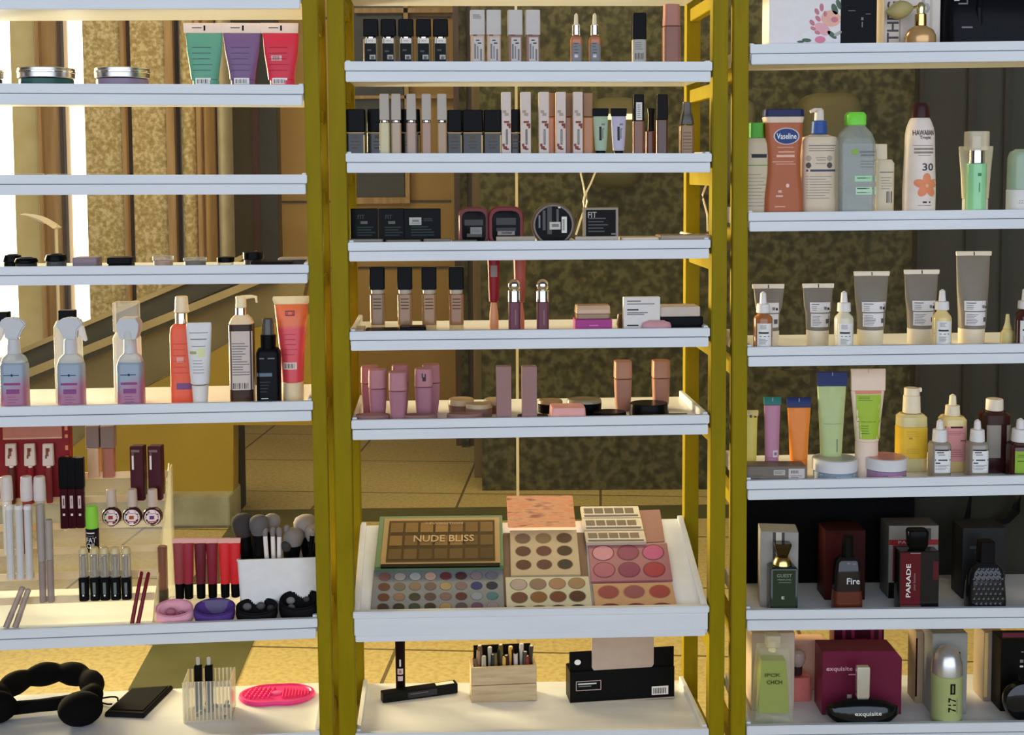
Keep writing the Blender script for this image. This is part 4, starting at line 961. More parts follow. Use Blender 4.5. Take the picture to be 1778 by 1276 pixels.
for k, (cx, w) in enumerate(((881, 16.5), (914.5, 17.5), (945.5, 17.5), (974.5, 17), (1003.5, 17))):
    i = It('lip_cream_box', 'tall narrow white tube printed with brown shapes, ' + N5[k] + ' of five', 'tube', (BC, 2), cx, .02, 7, 'white tubes with brown print')
    i.part('tube_body', K(186, 174, 172, .4), [(None, w), (160, w)], 'c', dr=.9)
    i.lab(162, 275, -w * .46, w * .46, None, [(194, -6, 0, 5, K(150, 132, 122)), (199, -3, 4, 5, K(150, 132, 122)), (212, -4, 5, 3.5, BRP), (217, 1, 7.5, 5, BRP), (221, 4, 7.5, 4, BRP), (252, -7, -3, 5, BRP), (256.5, -5.5, 1, 5, BRP), (259, -2, 4, 3, BRP), (238, -1, 2.5, 27, K(110, 104, 104)), (238, .2, 1.2, 22, PRW)], name='printed_pattern')
for k, cx in enumerate((960, 989, 1020.5)):
    i = It('foundation_bottle', 'orange bottle with brown cap among the white patterned tubes, ' + ('left', 'middle', 'right')[k] + ' of three', 'foundation', (BC, 2), cx, .045 if k < 2 else .03, 10, 'brown capped orange bottles')
    i.part('bottle_body', K(158, 98, 40, .15), [(None, 22), (204, 22)], 's', dr=.9); i.part('cap', K(128, 96, 68, .35), [(203, 18 if k < 2 else 17), (162, 17)], 'c')
for k, (cx, c) in enumerate(((1043, (142, 164, 142)), (1074, (164, 160, 186)))):
    i = It('primer_tube', ('mint green', 'lilac')[k] + ' small tube with a black crimped top and black base cap', 'tube', (BC, 2), cx, .02, 10, 'mint and lilac primer tubes')
    i.part('cap', BLACKM, [(None, 17, 16), (262, 17, 16)], 'o'); i.part('tube_body', K(*c, .4), [(262, 20, 16), (230, 24, 12), (202, 26, 6)], 'o')
    i.lab(208, 260, -8, 8, None, [(232, -3, 1, 24, PRN), (216, 1, 7, 3, PRG), (224, 2, 6, 2, PRG), (232, 2, 4, 18, PRG)], name='label_print')
    i.part('crimp', BLACKM, [(202, 27, 6), (188, 28, 4)], 'b')
def fdn(label, cx, w, y0, ym, bc, cc, back=.02, sticker=False):
    i = It('foundation_bottle', label, 'foundation', (BC, 2), cx, back, w * .45, 'brown foundations at the right of the second middle shelf')
    i.part('bottle_body', K(*bc, .15), [(None, w), (ym, w)], 's', dr=.9); i.part('cap', K(*cc, .25), [(ym, w - 1), (y0, w - 2)], 'c', dr=.9)
    if sticker: i.lab(178, 209, -5, 5.5, K(190, 190, 188, .5), lines(181, 206, 7, -3, 4, PRG), name='sticker')
    return i
fdn('brown glass foundation with a black cap and white sticker', 1107.5, 20, 164, 210, (112, 68, 38), (14, 12, 12), sticker=True)
i = It('foundation_pump', 'dark brown pump foundation behind the stickered black capped one', 'foundation', (BC, 2), 1129.5, .05, 9)
i.part('bottle_body', K(104, 52, 22, .15), [(None, 20), (228, 20)], 's', dr=.9); i.part('pump_head', K(30, 24, 20, .2), [(228, 12), (200, 11), (188, 14)], 'o')
fdn('darkest brown foundation with a tall black cap, right of the brown pump bottle', 1148, 20.5, 164, 208, (74, 46, 28), (16, 13, 12))
i = It('foundation_pump', 'brown pump foundation with a clear tapered cap at the right end', 'foundation', (BC, 2), 1190.5, .03, 11)
i.part('bottle_body', K(126, 94, 52, .18), [(None, 26), (218, 26)], 's', dr=.9); i.lab(225, 275, -10, 10, None, lines(228, 262, 6, -8, 8, K(90, 66, 40)), name='label_print')
i.part('cap', K(62, 60, 56, .15, al=.85), [(217, 25), (200, 20), (193, 15), (177, 14)], 's', dr=.9)

# ---- shelf 3
def ubox(name, label, cat, bt, cx, w, y0, d, back, mat, gr=None, rot=0, sh='b', **k):
    i = It(name, label, cat, bt, cx, back, d / 2, gr, rot, **k); i.part('box_body', mat, [(None, w, d), (y0, w, d)], sh); return i
for k, (cx, w, bk) in enumerate(((635.5, 47, .045), (683, 46, .040), (736, 63, .035))):
    i = ubox('powder_box', 'flat black powder box standing upright, ' + ('left', 'middle', 'right')[k] + ' of three in a row', 'box', (BC, 3), cx, w, 362, 16, bk, K(12, 13, 13, .3), 'three black powder boxes')
    if k < 2: i.lab(378, 412, -12, 22, None, [(386, -6, 6, 5, K(84, 86, 82))] + lines(392, 410, 4, -12, 20, K(28, 44, 38), 2), [('FIT', 376, 7, -5, 12, K(50, 52, 50))], name='label_print')
    else:
        i.lab(390, 412, -22, 26, None, lines(378, 384, 2, 2, 22, K(34, 40, 40), 2) + lines(391, 410, 4, -20, 24, K(30, 48, 44), 2), name='label_print')
        i.lab(377, 390, -23, -2, K(160, 158, 154, .5), [(383, -18, -6, 4, PRG), (387, -20, -4, 1.2, PRG)], name='price_sticker', off=.0008)
def upr(label, cx, w, y0, back, tilt, rim, face, th=14, r=.5):
    i = It('powder_compact', label, 'compact', (BC, 3), cx, back, th / 2, 'upright powder compacts'); S = i.S; zt = i.z(y0); hw = w * S / 2; hh = zt / 2
    def ring(k, y):
        return [(x * k, y, hh + z_ * k) for x, z_ in section('s', hw, hh)]
    t = th * S / 2
    m = MB(); m.rings([ring(.93, -t), ring(1.0, -t * .5), ring(1.0, t * .5), ring(.93, t)], rim); o = m.build('case', i.root)
    m = MB(); m.rings([ring(.78, -t - .0006), ring(.76, -t - .0012)], face); f = m.build('mirror_back', i.root)
    i.lo = f; i.last = ([(0, hw, t + .0014), (zt, hw, t + .0014)], 'b', 0, 0); return i
REDC = K(104, 28, 32, .25); DK = K(18, 16, 17, .25)
i = upr('round-cornered dark compact with a red rim, left of the pair', 824, 53, 359, .035, 0, K(96, 38, 40, .25), DK)
i.lab(381, 412, -18, 18, None, [(386, -16, 16, 10, K(60, 58, 60)), (408, -12, 14, 6, K(70, 68, 70))], name='print'); i.lab(394, 406, -6, 14, K(120, 118, 118), [(400, -3, 10, 5, PRG)], name='price_sticker', off=.0008)
i = upr('round-cornered compact with a red and grey rim, right of the pair, touching the clear case', 879.5, 62, 358, .022, 0, REDC, DK)
i.lab(378, 412, -18, 18, None, [(384, -17, 17, 12, K(58, 56, 58)), (398, -17, 17, 6, K(52, 50, 52)), (404, -15, 15, 8, K(120, 116, 118)), (404, -8, 10, 3, PRG)], name='print')
# round compact
i = It('round_powder', 'round black powder compact standing on edge with printed back', 'compact', (BC, 3), 961, .03, 8); S = i.S; R_ = 38 * S
m = MB(); n = 40
rg = lambda r, y: [(r * math.cos(2 * math.pi * j / n), y, R_ + r * math.sin(2 * math.pi * j / n)) for j in range(n)]
m.rings([rg(R_ * .92, -.009), rg(R_, -.006), rg(R_, .006), rg(R_ * .92, .009)], K(88, 74, 62, .15)); m.build('case', i.root)
m = MB(); m.rings([rg(R_ * .84, -.0092), rg(R_ * .83, -.0102)], K(14, 13, 14, .3)); i.lo = m.build('back_face', i.root)
i.last = ([(0, R_, .0104), (2 * R_, R_, .0104)], 'b', 0, 0)
i.lab(358, 406, -26, 26, None, [(384, -26, -23, 22, PRG), (382, -19, -14, 34, K(70, 70, 72)), (382, -11, -3, 48, K(64, 64, 66)), (374, 5, 9, 22, K(80, 80, 82)), (360, 8, 12, 3, PRW)], name='printed_text')
i.lab(376, 404, 14, 23, K(205, 205, 205), barcode(380, 400, 16, 21, n=3), name='barcode_label'); i.lab(385, 398, -7, 12, K(176, 172, 168), [(391, -3, 9, 5, PRG)], name='price_sticker', off=.001)
i = ubox('powder_box', 'square black powder compact in a clear case, standing right of the round one', 'box', (BC, 3), 1042.5, 61, 360, 14, .03, K(120, 106, 84, .15))
i.lab(364, 425, -26, 26, K(16, 15, 16, .3), lines(376, 404, 5, -22, 18, K(74, 72, 74), 2) + [(406, 18, 28, 3, PRG)], [('FIT', 372.5, 10, -15, 15, K(150, 150, 152))])
for k, (cx, w, y0, mt, bk, d) in enumerate(((637, 64, 414, K(120, 112, 104, .15, al=.8), .014, 44), (703, 62, 415, K(110, 100, 84, .15, al=.8), .014, 44), (761, 48, 414, K(104, 94, 80, .15, al=.8), .014, 18), (808, 44, 416, K(104, 94, 80, .15, al=.8), .014, 18),
                                     (896, 68, 410, K(150, 140, 122, .2, al=.85), .014, 10), (962, 66, 413.5, K(205, 196, 186, .2), .052, 44), (1036, 76, 410, K(160, 150, 140, .2, al=.9), .014, 10), (1108, 66, 411, K(200, 190, 176, .2), .016, 50), (1186, 92, 407, K(140, 124, 104, .2, al=.9), .016, 50))):
    i = It('flat_compact', ['first', 'second', 'third', 'fourth', 'fifth', 'sixth', 'seventh', 'eighth', 'ninth'][k] + ' from left of the flat see-through compacts along the front of the third middle shelf', 'compact', (BC, 3), cx, bk, d / 2, 'flat compacts on the third middle shelf')
    i.part('case', mt, [(None, w, d), (y0, w, d)], 'c')
# Y-shaped white cords hanging behind
def cord(name, label, pts, Y, r=.0022):
    q = [at(x, y, Y) for x, y in pts]; m = MB(); m.tube(q, r, K(245, 235, 200, .5), 6); o = m.build(name); tag(o, label, 'cord', 'pale hanging cords'); return o
cord('hanging_cord', 'pale cord hanging from the left above the square black compact', [(1005, 286), (1013, 322), (1016, 338), (1013, 350), (1015, 362), (1008, 382), (1000, 408)], 2.60)
cord('hanging_cord', 'pale cord hanging from the right, crossing the other one', [(1039, 286), (1026, 318), (1018, 334), (1019, 350), (1017, 364)], 2.606)
cord('hanging_cord', 'pale wavy cord seen through the right side frame', [(1229, 314), (1220, 338), (1221, 346), (1228, 372), (1229, 402)], 2.60)

# ---- shelf 4
for k, cx in enumerate((656.5, 704, 746, 793)):
    i = It('foundation_bottle', 'tan foundation with black cap and silver collar, ' + ('leftmost', 'second', 'third', 'rightmost')[k] + ' of four, fourth middle shelf', 'foundation', (BC, 4), cx, .065, 12, 'four tan foundations')
    c = ((128, 100, 72), (140, 104, 68), (142, 104, 60), (136, 92, 54))[k]
    i.part('glass_base', K(225, 195, 130, .1, al=.7), [(None, 25), (563, 25)], 's', dr=.9)
    i.part('bottle_body', K(*c, .15), [(563, 25), (510, 26)], 's', dr=.9); i.lab(512, 560, -10, 10, None, [(y, -7, 7, 1.8, K(74, 54, 38)) for y in (518, 523.5, 529, 534.5)], name='label_print')
    i.part('collar', K(160, 152, 140, .2), [(510, 22), (502, 23)]); i.part('cap', K(9, 9, 10, .25), [(502, 26), (463, 26)], 'c', dr=.9)
i = It('flat_case', 'thin black case lying at the front left of the fourth middle shelf', 'compact', (BC, 4), 664, .015, 22); i.part('case', BLACKM, [(None, 58, 40), (570.5, 58, 40)], 'c')
i = It('flat_case', 'thicker thin black case lying right of the other one', 'compact', (BC, 4), 717, .015, 18); i.part('case', BLACKM, [(None, 48, 36), (566, 46, 34)], 'c')
i = It('flat_case', 'pale flat case lying by the left yellow post', 'compact', (BC, 4), 622, .03, 30); i.part('case', K(190, 178, 160, .3), [(None, 24, 60), (569, 24, 60)], 'c')
for k, (cx, c1, c2, dx) in enumerate(((858, (122, 14, 28), (196, 136, 96), -3), (903, (150, 70, 60), (190, 110, 84), 3))):
    i = It('lip_gloss', ('deep red capped gloss tube with a price sticker', 'salmon pink capped gloss tube behind the left silver-topped bottle')[k], 'lip gloss', (BC, 4), cx, .075, 8, 'tall capped gloss tubes')
    i.part('tube_body', K(*c2, .2), [(None, 16, 15), (548, 16, 14), (524, 10, 10)], 'o'); i.part('cap', K(*c1, .3), [(524, 17), (500, 19), (440, 22)], 'o')
    if k == 0: i.lab(460, 480, -6, 6, K(120, 108, 108, .5), name='price_sticker')
for k, cx in enumerate((893.5, 942.5)):
    i = It('liquid_blush', ('left', 'right')[k] + ' of two plum bottles with silver collars and chrome ball caps', 'blush', (BC, 4), cx, .014, 10, 'plum bottles with chrome balls')
    i.part('bottle_body', K(96, 52, 66, .2), [(None, 21), (524, 21)], 's', dr=.9); i.lab(530, 572, -2, 4, None, [(550, .5, 2.5, 26, K(130, 96, 108))], name='label_print')
    i.part('collar', SILV, [(524, 22.5), (503.5, 22.5)], 'o')
    m = MB(); S = i.S; r = 11 * S; blob(m, (0, 0, i.z(495.5)), r, SILV); m.build('ball_cap', i.root)
i = ubox('palette_box', 'magenta flat box under a rose gold compact', 'box', (BC, 4), 1028.5, 64, 552, 42, .015, K(148, 42, 120, .3)); i.lab(558, 567, -10, 12, None, [(562.5, -8, 8, 1.6, K(190, 110, 170))], name='label_print'); zz = i.z0 + i.z(552) + .0003
i = It('compact_case', 'clear rose gold compact lying on top of the magenta box', 'compact', (BC, 4), 1028.5, .018, 18, z=zz)
i.part('case_base', K(130, 100, 70, .15), [(None, 58, 36), (543, 58, 36)], 'c'); i.part('lid', K(196, 164, 136, .12, al=.8), [(543, 60, 38), (529, 58, 34)], 'c')
i = ubox('product_card', 'upright white box with grey printed text behind a pink pebble compact', 'box', (BC, 4), 1113.5, 64, 515, 12, .024, K(196, 194, 196, .5))
i.lab(517, 575, -30, 30, None, [(522, -26, -2, 2, PRG), (527, -26, 22, 1.6, PRG), (537, -26, -6, 2.4, PRN), (542, -26, 10, 1.6, PRG), (545, -26, 4, 1.6, PRG), (564, -26, -6, 2.4, PRN)], name='label_print')
i = It('pebble_compact', 'shiny dusty pink oval compact lying before the white box', 'compact', (BC, 4), 1140, .0135, 5); i.part('case', K(176, 128, 138, .2), [(None, 48, 10), (566, 52, 11), (560, 48, 9), (556, 30, 5)], 'o')
i = ubox('palette_box', 'black flat box at the right end of the fourth middle shelf', 'box', (BC, 4), 1178, 76, 547, 55, .030, K(10, 10, 12, .3)); zz = i.z0 + i.z(547) + .0003
i = ubox('palette_box', 'pale grey flat box lying on top of the black one', 'box', (BC, 4), 1176, 70, 530, 50, .031, K(176, 164, 156, .4), z=zz)
i = It('round_compact', 'brown round compact on edge behind the white printed box', 'compact', (BC, 4), 1086, .06, 12); i.part('case', K(70, 54, 36, .25), [(None, 26, 20), (562, 32, 22), (545, 28, 18), (542, 18, 10)], 'o')

# ---- shelf 5
PB = [(641.5, 31, 635, 664, .10), (655, 32, 641, 673, .055), (690, 32, 645, 677, .018), (694.5, 30, 633, 662, .115), (735, 32, 639, 670, .06), (748, 31, 632, 663, .12), (1081.5, 31, 626, 656, .11), (1147.5, 31, 625, 655, .125)]
PL_ = ['leftmost pink square capped bottle, behind another one', 'pink square capped bottle in front of the leftmost one', 'pink square capped bottle nearest the shelf front, third of the cluster', 'pink square capped bottle behind the frontmost one, its top catching light',
       'pink square capped bottle with a dark mark on its cap', 'rightmost pink square capped bottle of the left cluster, at the back', 'rose brown square capped bottle standing alone behind the black disc, left of the two', 'rose brown square capped bottle nearest the right side frame']
for k, (cx, w, y0, ym, bk) in enumerate(PB):
    i = It('liquid_foundation', PL_[k], 'bottle', (BC, 5), cx, bk, w * .42, 'pink square capped bottles')
    c = (148, 100, 118) if k < 6 else (140, 98, 82)
    zz = 700
    i.part('bottle_body', K(*c, .3), [(None, w * .72), (703 + 10 * (bk < .08) - 4, w * .86), (ym + 14, w * .95), (ym + 1, w * .97)], 's', dr=.9)
    i.part('cap', K(c[0] + 12, c[1] + 8, c[2] + 2, .35), [(ym, w), (y0, w - 1)], 's', dr=.9)
    if k == 4: i.lab(645, 665, -6, 6, None, [(650, -3, -1, 8, PRN), (656, -2, 4, 7, PRN), (650, 2, 4, 6, PRN)], name='cap_print')
for k, cx in enumerate((874, 918.5)):
    i = ubox('lipstick_box', ('left', 'right')[k] + ' of two tall dusty rose cartons standing mid shelf', 'box', (BC, 5), cx, 26, 635, 20, .014, K(138, 104, 104, .45), 'dusty rose cartons'); i.lo.name = 'carton_body'
def dsk(label, cx, w, y0, mt, bk, d=None, top=None, sh='o', name='flat_compact', ym=None):
    i = It(name, label, 'compact', (BC, 5), cx, bk, (d or w) / 2, 'flat compacts on the fifth middle shelf')
    d = d or w
    if top: i.part('base', mt, [(None, w * .96, d * .96), (ym, w, d)], sh); i.part('lid', top, [(ym, w, d), (y0, w * .96, d * .96)], sh)
    else: i.part('case', mt, [(None, w, d), (y0, w * .95, d * .95)], sh)
    return i
DP = K(128, 92, 90, .3); BE = K(168, 148, 116, .3)
dsk('dusty pink flat compact at the front left corner', 645, 64, 719, DP, .014, 34)
dsk('dusty pink flat compact before the pink bottles', 727, 66, 719, DP, .014, 30)
dsk('dusty pink flat compact before the round beige ones', 806, 66, 717, DP, .014, 30)
dsk('round beige lidded compact furthest back left', 800, 46, 692, K(110, 78, 66, .3), .115, 46, BE, ym=702)
dsk('round beige lidded compact in front of another beige one', 831, 47, 700, K(120, 96, 88, .3), .052, 40, BE, ym=708)
dsk('small round beige compact partly behind the left rose carton', 860, 42, 692, K(110, 80, 74, .3), .11, 40, BE, ym=701)
dsk('black and beige compact behind the right rose carton', 955, 44, 694, BLACKM, .10, 40, K(140, 118, 92, .3), ym=700)
dsk('round black based compact with a glossy lid mid shelf', 1014, 62, 692, BLACKM, .06, 46, K(120, 110, 86, .15), ym=699)
dsk('pale pink rectangular compact with an embossed lid', 985, 62, 704, K(214, 152, 150, .35), .014, 46, sh='c')
dsk('thin black square compact left of the pale pink one', 925, 56, 721, BLACKM, .013, 34, sh='c')
dsk('small flat black round compact in front', 1058, 62, 714, BLACKM, .014, 50)
dsk('large round black powder compact at the right, tallest of the black ones', 1127, 70, 699, K(12, 12, 13, .25), .035, 62)
i = It('flat_case', 'very thin black case lying under the right front of the large black compact', 'compact', (BC, 5), 1178, .012, 12); i.part('case', BLACKM, [(None, 36, 20), (719, 36, 20)], 'c')

# ---- sloping tray with palettes
t0 = Vector(BC.pt(0, .012, TZF)); t1 = Vector(BC.pt(0, DEP, TZB)); tv = (t1 - t0).normalized(); tn = BC.t.cross(tv).normalized()
def on_tray(px, py, h=0.0):
    o = t0 + tn * h; d = ray(px, py); t = (o - CAMP).dot(tn) / d.dot(tn); return CAMP + d * t
class Slab:
    """flat case lying on the sloping tray: corners measured on its upper face"""
    def __init__(s, name, label, cat, cor, h0, th, mat, part='case', gr=None, root=None):
        tl, tr_, bl, br_ = [on_tray(x, y, h0 + th) for x, y in cor]
        s.c = bl; s.u = ((br_ - bl) + (tr_ - tl)) / 2; s.w = ((tl - bl) + (tr_ - br_)) / 2; s.n = tn; s.h0 = h0; s.th = th
        if root is None:
            e = bpy.data.objects.new(name, None); COL.objects.link(e); e.location = (tl + tr_ + bl + br_) / 4 - tn * th; tag(e, label, cat, gr); s.root = e
        else: s.root = root
        s.o = s.root.location.copy(); m = MB()
        P = lambda a, b, z_: bl + s.u * a + s.w * b + s.n * (z_ - th) - s.o
        s.P = P
        m.hexa([P(0, 0, 0), P(1, 0, 0), P(1, 1, 0), P(0, 1, 0), P(0, 0, th), P(1, 0, th), P(1, 1, th), P(0, 1, th)], mat)
        s.body = m.build(part, s.root, bevel=.001, smooth=False)
    def plate(s, a0, a1, b0, b1, z0, z1, mat, name, parent=None, m=None, bld=True):
        m = m or MB(); P = s.P; z0 += s.th; z1 += s.th
        m.hexa([P(a0, b0, z0), P(a1, b0, z0), P(a1, b1, z0), P(a0, b1, z0), P(a0, b0, z1), P(a1, b0, z1), P(a1, b1, z1), P(a0, b1, z1)], mat)
        return m.build(name, parent or s.body, smooth=False) if bld else m
    def pan(s, px, py, rx, ry, col, rim=None, name='colour_pan'):
        c = on_tray(px, py, s.h0 + s.th); ex = on_tray(px + rx, py, s.h0 + s.th) - c; ey = on_tray(px, py - ry, s.h0 + s.th) - c
        c = c - s.o; m = MB(); n = 20
        if rim:
            m.rings([[c + ex * k * math.cos(2 * math.pi * j / n) + ey * k * math.sin(2 * math.pi * j / n) + s.n * z_ for j in range(n)] for k, z_ in ((1.1, -.0002), (1.1, .0003))], rim)
        m.rings([[c + ex * k * math.cos(2 * math.pi * j / n) + ey * k * math.sin(2 * math.pi * j / n) + s.n * z_ for j in range(n)] for k, z_ in ((1.0, .0001), (.96, .0009))], col)
        return m.build(name, s.body, smooth=False)
def KT(r, g, b, *a_, **k_):
    m_ = (r + g + b) / 3; f = .86
    return K(int((r * .9 + m_ * .1) * f), int((g * .9 + m_ * .1) * f), int((b * .9 + m_ * .1) * f), *a_, **k_)
# underlying brown box between palettes
b = Slab('palette_box', 'brown flat box mostly hidden under the cream palettes', 'box', ((874, 925), (1016, 924), (872, 1052), (1026, 1051)), 0, .004, KT(120, 84, 66, .4))
# many-pan grey palette
g = Slab('eyeshadow_palette', 'large grey palette with many small round eyeshadow pans, in front of the green framed one', 'palette', ((650, 989), (873, 987), (643, 1060), (877, 1058)), 0, .008, KT(128, 134, 142, .35))
PC = [[(150, 96, 88), (176, 172, 168), (180, 180, 184), (208, 168, 148), (120, 52, 56), (88, 52, 56), (150, 128, 142), (124, 122, 138)],
      [(110, 66, 48), (118, 106, 90), (144, 118, 88), (124, 98, 82), (176, 150, 96), (134, 106, 108), (48, 56, 124), (38, 48, 66)],
      [(108, 62, 44), (146, 110, 88), (66, 64, 52), (96, 74, 66), (130, 104, 96), (96, 44, 46), (140, 152, 172), (66, 124, 132)],
      [(74, 52, 42), (58, 50, 40), (56, 66, 62), (56, 46, 38), (168, 138, 92), (84, 74, 88), (104, 64, 110), (142, 128, 152)]]
for r, y in enumerate((1001.5, 1019, 1037, 1054.5)):
    for c in range(8):
        x = 668 + c * 26.5 - r * 1.0 + c * r * .25; g.pan(x, y - c * .35, 10, 6.6, KT(*PC[r][c], .6), KT(100, 104, 112, .4))
# green framed palette with window
g = Slab('eyeshadow_palette', 'green and gold framed palette with gold lettering under its clear window', 'palette', ((656, 897), (872, 894), (650, 985), (871, 983)), 0.0085, .010, KT(98, 140, 92, .35))
g.plate(.045, .975, .03, .93, 0, .003, KT(182, 146, 84, .25), 'gold_frame'); pnm = MB()
g.plate(.085, .935, .07, .87, .003, .0034, KT(96, 76, 48, .3), 'pan_bed')
for r in range(3):
    for c in range(7):
        v = [(214, 190, 146), (196, 172, 130), (150, 132, 112)][r]; q = 1 + .06 * ((c * 5 + r * 3) % 4 - 1.5) - (.12 * (c > 4))
        g.plate(.10 + c * .12, .10 + c * .12 + .1, .64 - r * .26, .64 - r * .26 + .19, .0034, .0044, KT(*[int(a * q) for a in v], .5), 'colour_pan')
g.plate(.085, .935, .07, .87, .0046, .0050, thin_glass('smoky_window', (0.86, 0.80, 0.68), .03, .08, .12, (0.3, 0.28, 0.2)), 'clear_window')
vs, fs = text_geo('NUDE BLISS'); m = MB(); m.add([g.P(.53 + x * .48, .5 + y * .13, .0155 + .0004) for x, y in vs], fs, KT(200, 168, 110, .3, 0)); m.build('gold_lettering', g.body, smooth=False)
vs, fs = text_geo('REVOLUTION'); m = MB(); m.add([g.P(.53 + x * .3, .80 + y * .045, .0155 + .0004) for x, y in vs], fs, KT(176, 156, 116, .3)); m.build('gold_lettering', g.body, smooth=False)
g.plate(.05, .97, -.03, .03, .0005, .004, BLACKM, 'hinge_strip')
# cream nine-pan palette with marbled orange lid
g = Slab('eyeshadow_palette', 'cream palette of nine brown pans with an orange marbled open lid', 'palette', ((884, 920), (1001, 919), (887, 999), (1007, 997)), .0045, .006, KT(196, 176, 140, .4))
for r, y in enumerate((935, 957, 980.5)):
    for c in range(3):
        g.pan(907.5 + 36 * c + r * .8, y - c * .5, 13, 8.3, KT(*[[(124, 98, 80), (140, 116, 78), (98, 74, 50)], [(98, 66, 52), (108, 66, 58), (78, 60, 42)], [(98, 64, 46), (104, 66, 54), (64, 60, 50)]][r][c], .6), KT(150, 130, 100, .4))
ORM = ramp_mat('orange_marble', [(0.3, (0.95, 0.28, 0.07)), (0.52, (0.98, 0.42, 0.14)), (0.7, (0.5, 0.15, 0.05))], 5, 6, 0.4, stretch=(6, 6, 40))
m = MB(); q = [on_tray(882, 916, .012), on_tray(1000, 915, .012)]; tp = [BC.hit(879, 861, DEP - .055), BC.hit(994, 859, DEP - .055)]
# lid leans back from its hinge at the palette's far edge
L0, L1 = q; up = Vector((0, .35, 1)).normalized(); 
def rise(Pn, px, py):
    # point on the leaning lid plane that the camera sees at (px,py)
    nrm = BC.t.cross(up).normalized(); d = ray(px, py); t = (L0 - CAMP).dot(nrm) / d.dot(nrm); return CAMP + d * t
c4 = [L0, L1, rise(0, 994, 860), rise(0, 879.5, 861)]; nrm = BC.t.cross(up).normalized()
m.prism([v - g.o for v in c4], nrm * -.004, ORM); m.build('open_lid', g.root, bevel=.001, smooth=False)
# cream twelve-pan palette
g = Slab('eyeshadow_palette', 'wide cream palette of brown pans in front of the nine-pan one', 'palette', ((877, 1001), (1022, 1000), (880, 1062), (1029, 1060)), .0045, .006, KT(208, 204, 172, .4))
CC = [[(186, 166, 156), (150, 122, 100), (176, 132, 96), (166, 132, 90)], [(120, 74, 56), (146, 94, 48), (124, 72, 48), (88, 56, 40)], [(74, 50, 40), (88, 50, 42), (70, 46, 40), (52, 44, 42)]]
for r, y in enumerate((1015, 1037.5, 1058)):
    for c in range(4): g.pan(900.5 + 33.6 * c + r * 1.3, y - .8 * c, 14, 9.2 if r < 2 else 6, KT(*CC[r][c], .6), KT(140, 130, 104, .4))
# pink blush palette with open rose lid
g = Slab('blush_palette', 'pink palette of six round blush pans with an open rose lid', 'palette', ((1019, 946), (1158, 943), (1026, 1010), (1166, 1007)), .0045, .006, KT(170, 100, 118, .35))
for r, y in enumerate((960, 989.5)):
    for c in range(3): g.pan(1047 + 43.5 * c + r * 2, y - .5 * c, 18, 12.5, KT(*[[(210, 140, 160), (150, 66, 104), (206, 84, 146)], [(178, 92, 118), (140, 54, 96), (176, 46, 66)]][r][c], .5), KT(124, 44, 76, .4))
s2 = Slab('', '', '', ((1088, 887), (1146, 884), (1092, 943), (1157, 941)), .0045, .003, KT(176, 118, 108, .4), 'open_lid', root=g.root)
s2 = Slab('', '', '', ((1100, 944.5), (1158, 941), (1100, 946), (1158, 943)), .0045, .0055, KT(236, 196, 186, .3), 'hinge', root=g.root)
# peach palette in front
g = Slab('blush_palette', 'peach palette of red blush pans at the front right of the tray', 'palette', ((1029, 1013), (1167, 1010), (1034, 1060), (1176, 1057)), .0045, .006, KT(206, 158, 108, .4))
for r, y in enumerate((1028, 1055)):
    for c in range(3): g.pan(1056.5 + 44.5 * c + r * 4, y - .6 * c, 17.5, 10.8 if r < 1 else 7, KT(*[[(160, 72, 72), (156, 84, 92), (168, 66, 60)], [(120, 46, 60), (122, 50, 62), (124, 50, 60)]][r][c], .55), KT(176, 110, 78, .4))
# three clear strip palettes
for k, (x0, x1, y0, y1) in enumerate(((1007, 1108, 879, 899), (1010, 1113, 900, 920), (1014, 1118, 922, 942))):
    g = Slab('brow_palette', 'clear strip palette of small square pans, ' + ('topmost', 'middle', 'lowest')[k] + ' of three', 'palette', ((x0, y0), (x1, y0 - 1), (x0 + 4, y1), (x1 + 4, y1 - 1)), .0085, .009, KT(226, 214, 190, .12, al=.75), gr='clear strip palettes')
    for c in range(5):
        g.plate(.05 + c * .175, .05 + c * .175 + .15, .34, .8, 0, .0008, KT(120 + 10 * (c > 3), 108, 92, .4), 'colour_pan')
    g.plate(.04, .96, .10, .20, 0, .0006, KT(112, 96, 76, .4), 'dark_rim'); g.plate(.03, .97, .24, .30, 0, .0016, KT(240, 232, 214, .2), 'light_rim')

# ---- bottom shelf of the middle unit
i = It('eyeliner', 'tall black eyeliner stick standing upright, top hidden by the tray', 'eyeliner', (BC, 7), 688.5, .21, 6)
i.part('tube_body', K(20, 10, 12, .25), [(None, 17), (1160, 17), (1085, 18)]); i.lab(1138, 1180, -6, 6, None, [(1148, -1.5, 1.5, 12, PRW), (1163, -5, 5, 10, K(190, 160, 170)), (1175, -4.5, 4.5, 8, K(190, 170, 176)), (1163, -2, 2, 5, PRG)], name='label_print')
def shelf_box(name, label, cat, bay, tier, fl, fr_, top, depth, mats, part='box_body'):
    """box on a shelf from the pixels of its front bottom corners and the height of its front top edge"""
    A = at_top(bay, tier, *fl); B = at_top(bay, tier, *fr_); u = (B - A); L = u.length; u.normalize(); n = Vector((-u.y, u.x, 0)).normalized()
    d = ray(*top); t = (A - CAMP).dot(n) / d.dot(n); H = (CAMP + d * t).z - A.z
    e = bpy.data.objects.new(name, None); COL.objects.link(e); e.location = (A + B) / 2 + n * depth / 2; e.rotation_euler = (0, 0, math.atan2(u.y, u.x)); tag(e, label, cat)
    m = MB(); m.box(-L / 2, L / 2, -depth / 2, depth / 2, 0, H, mats); o = m.build(part, e, bevel=.001, smooth=False); return e, o, L, depth, H
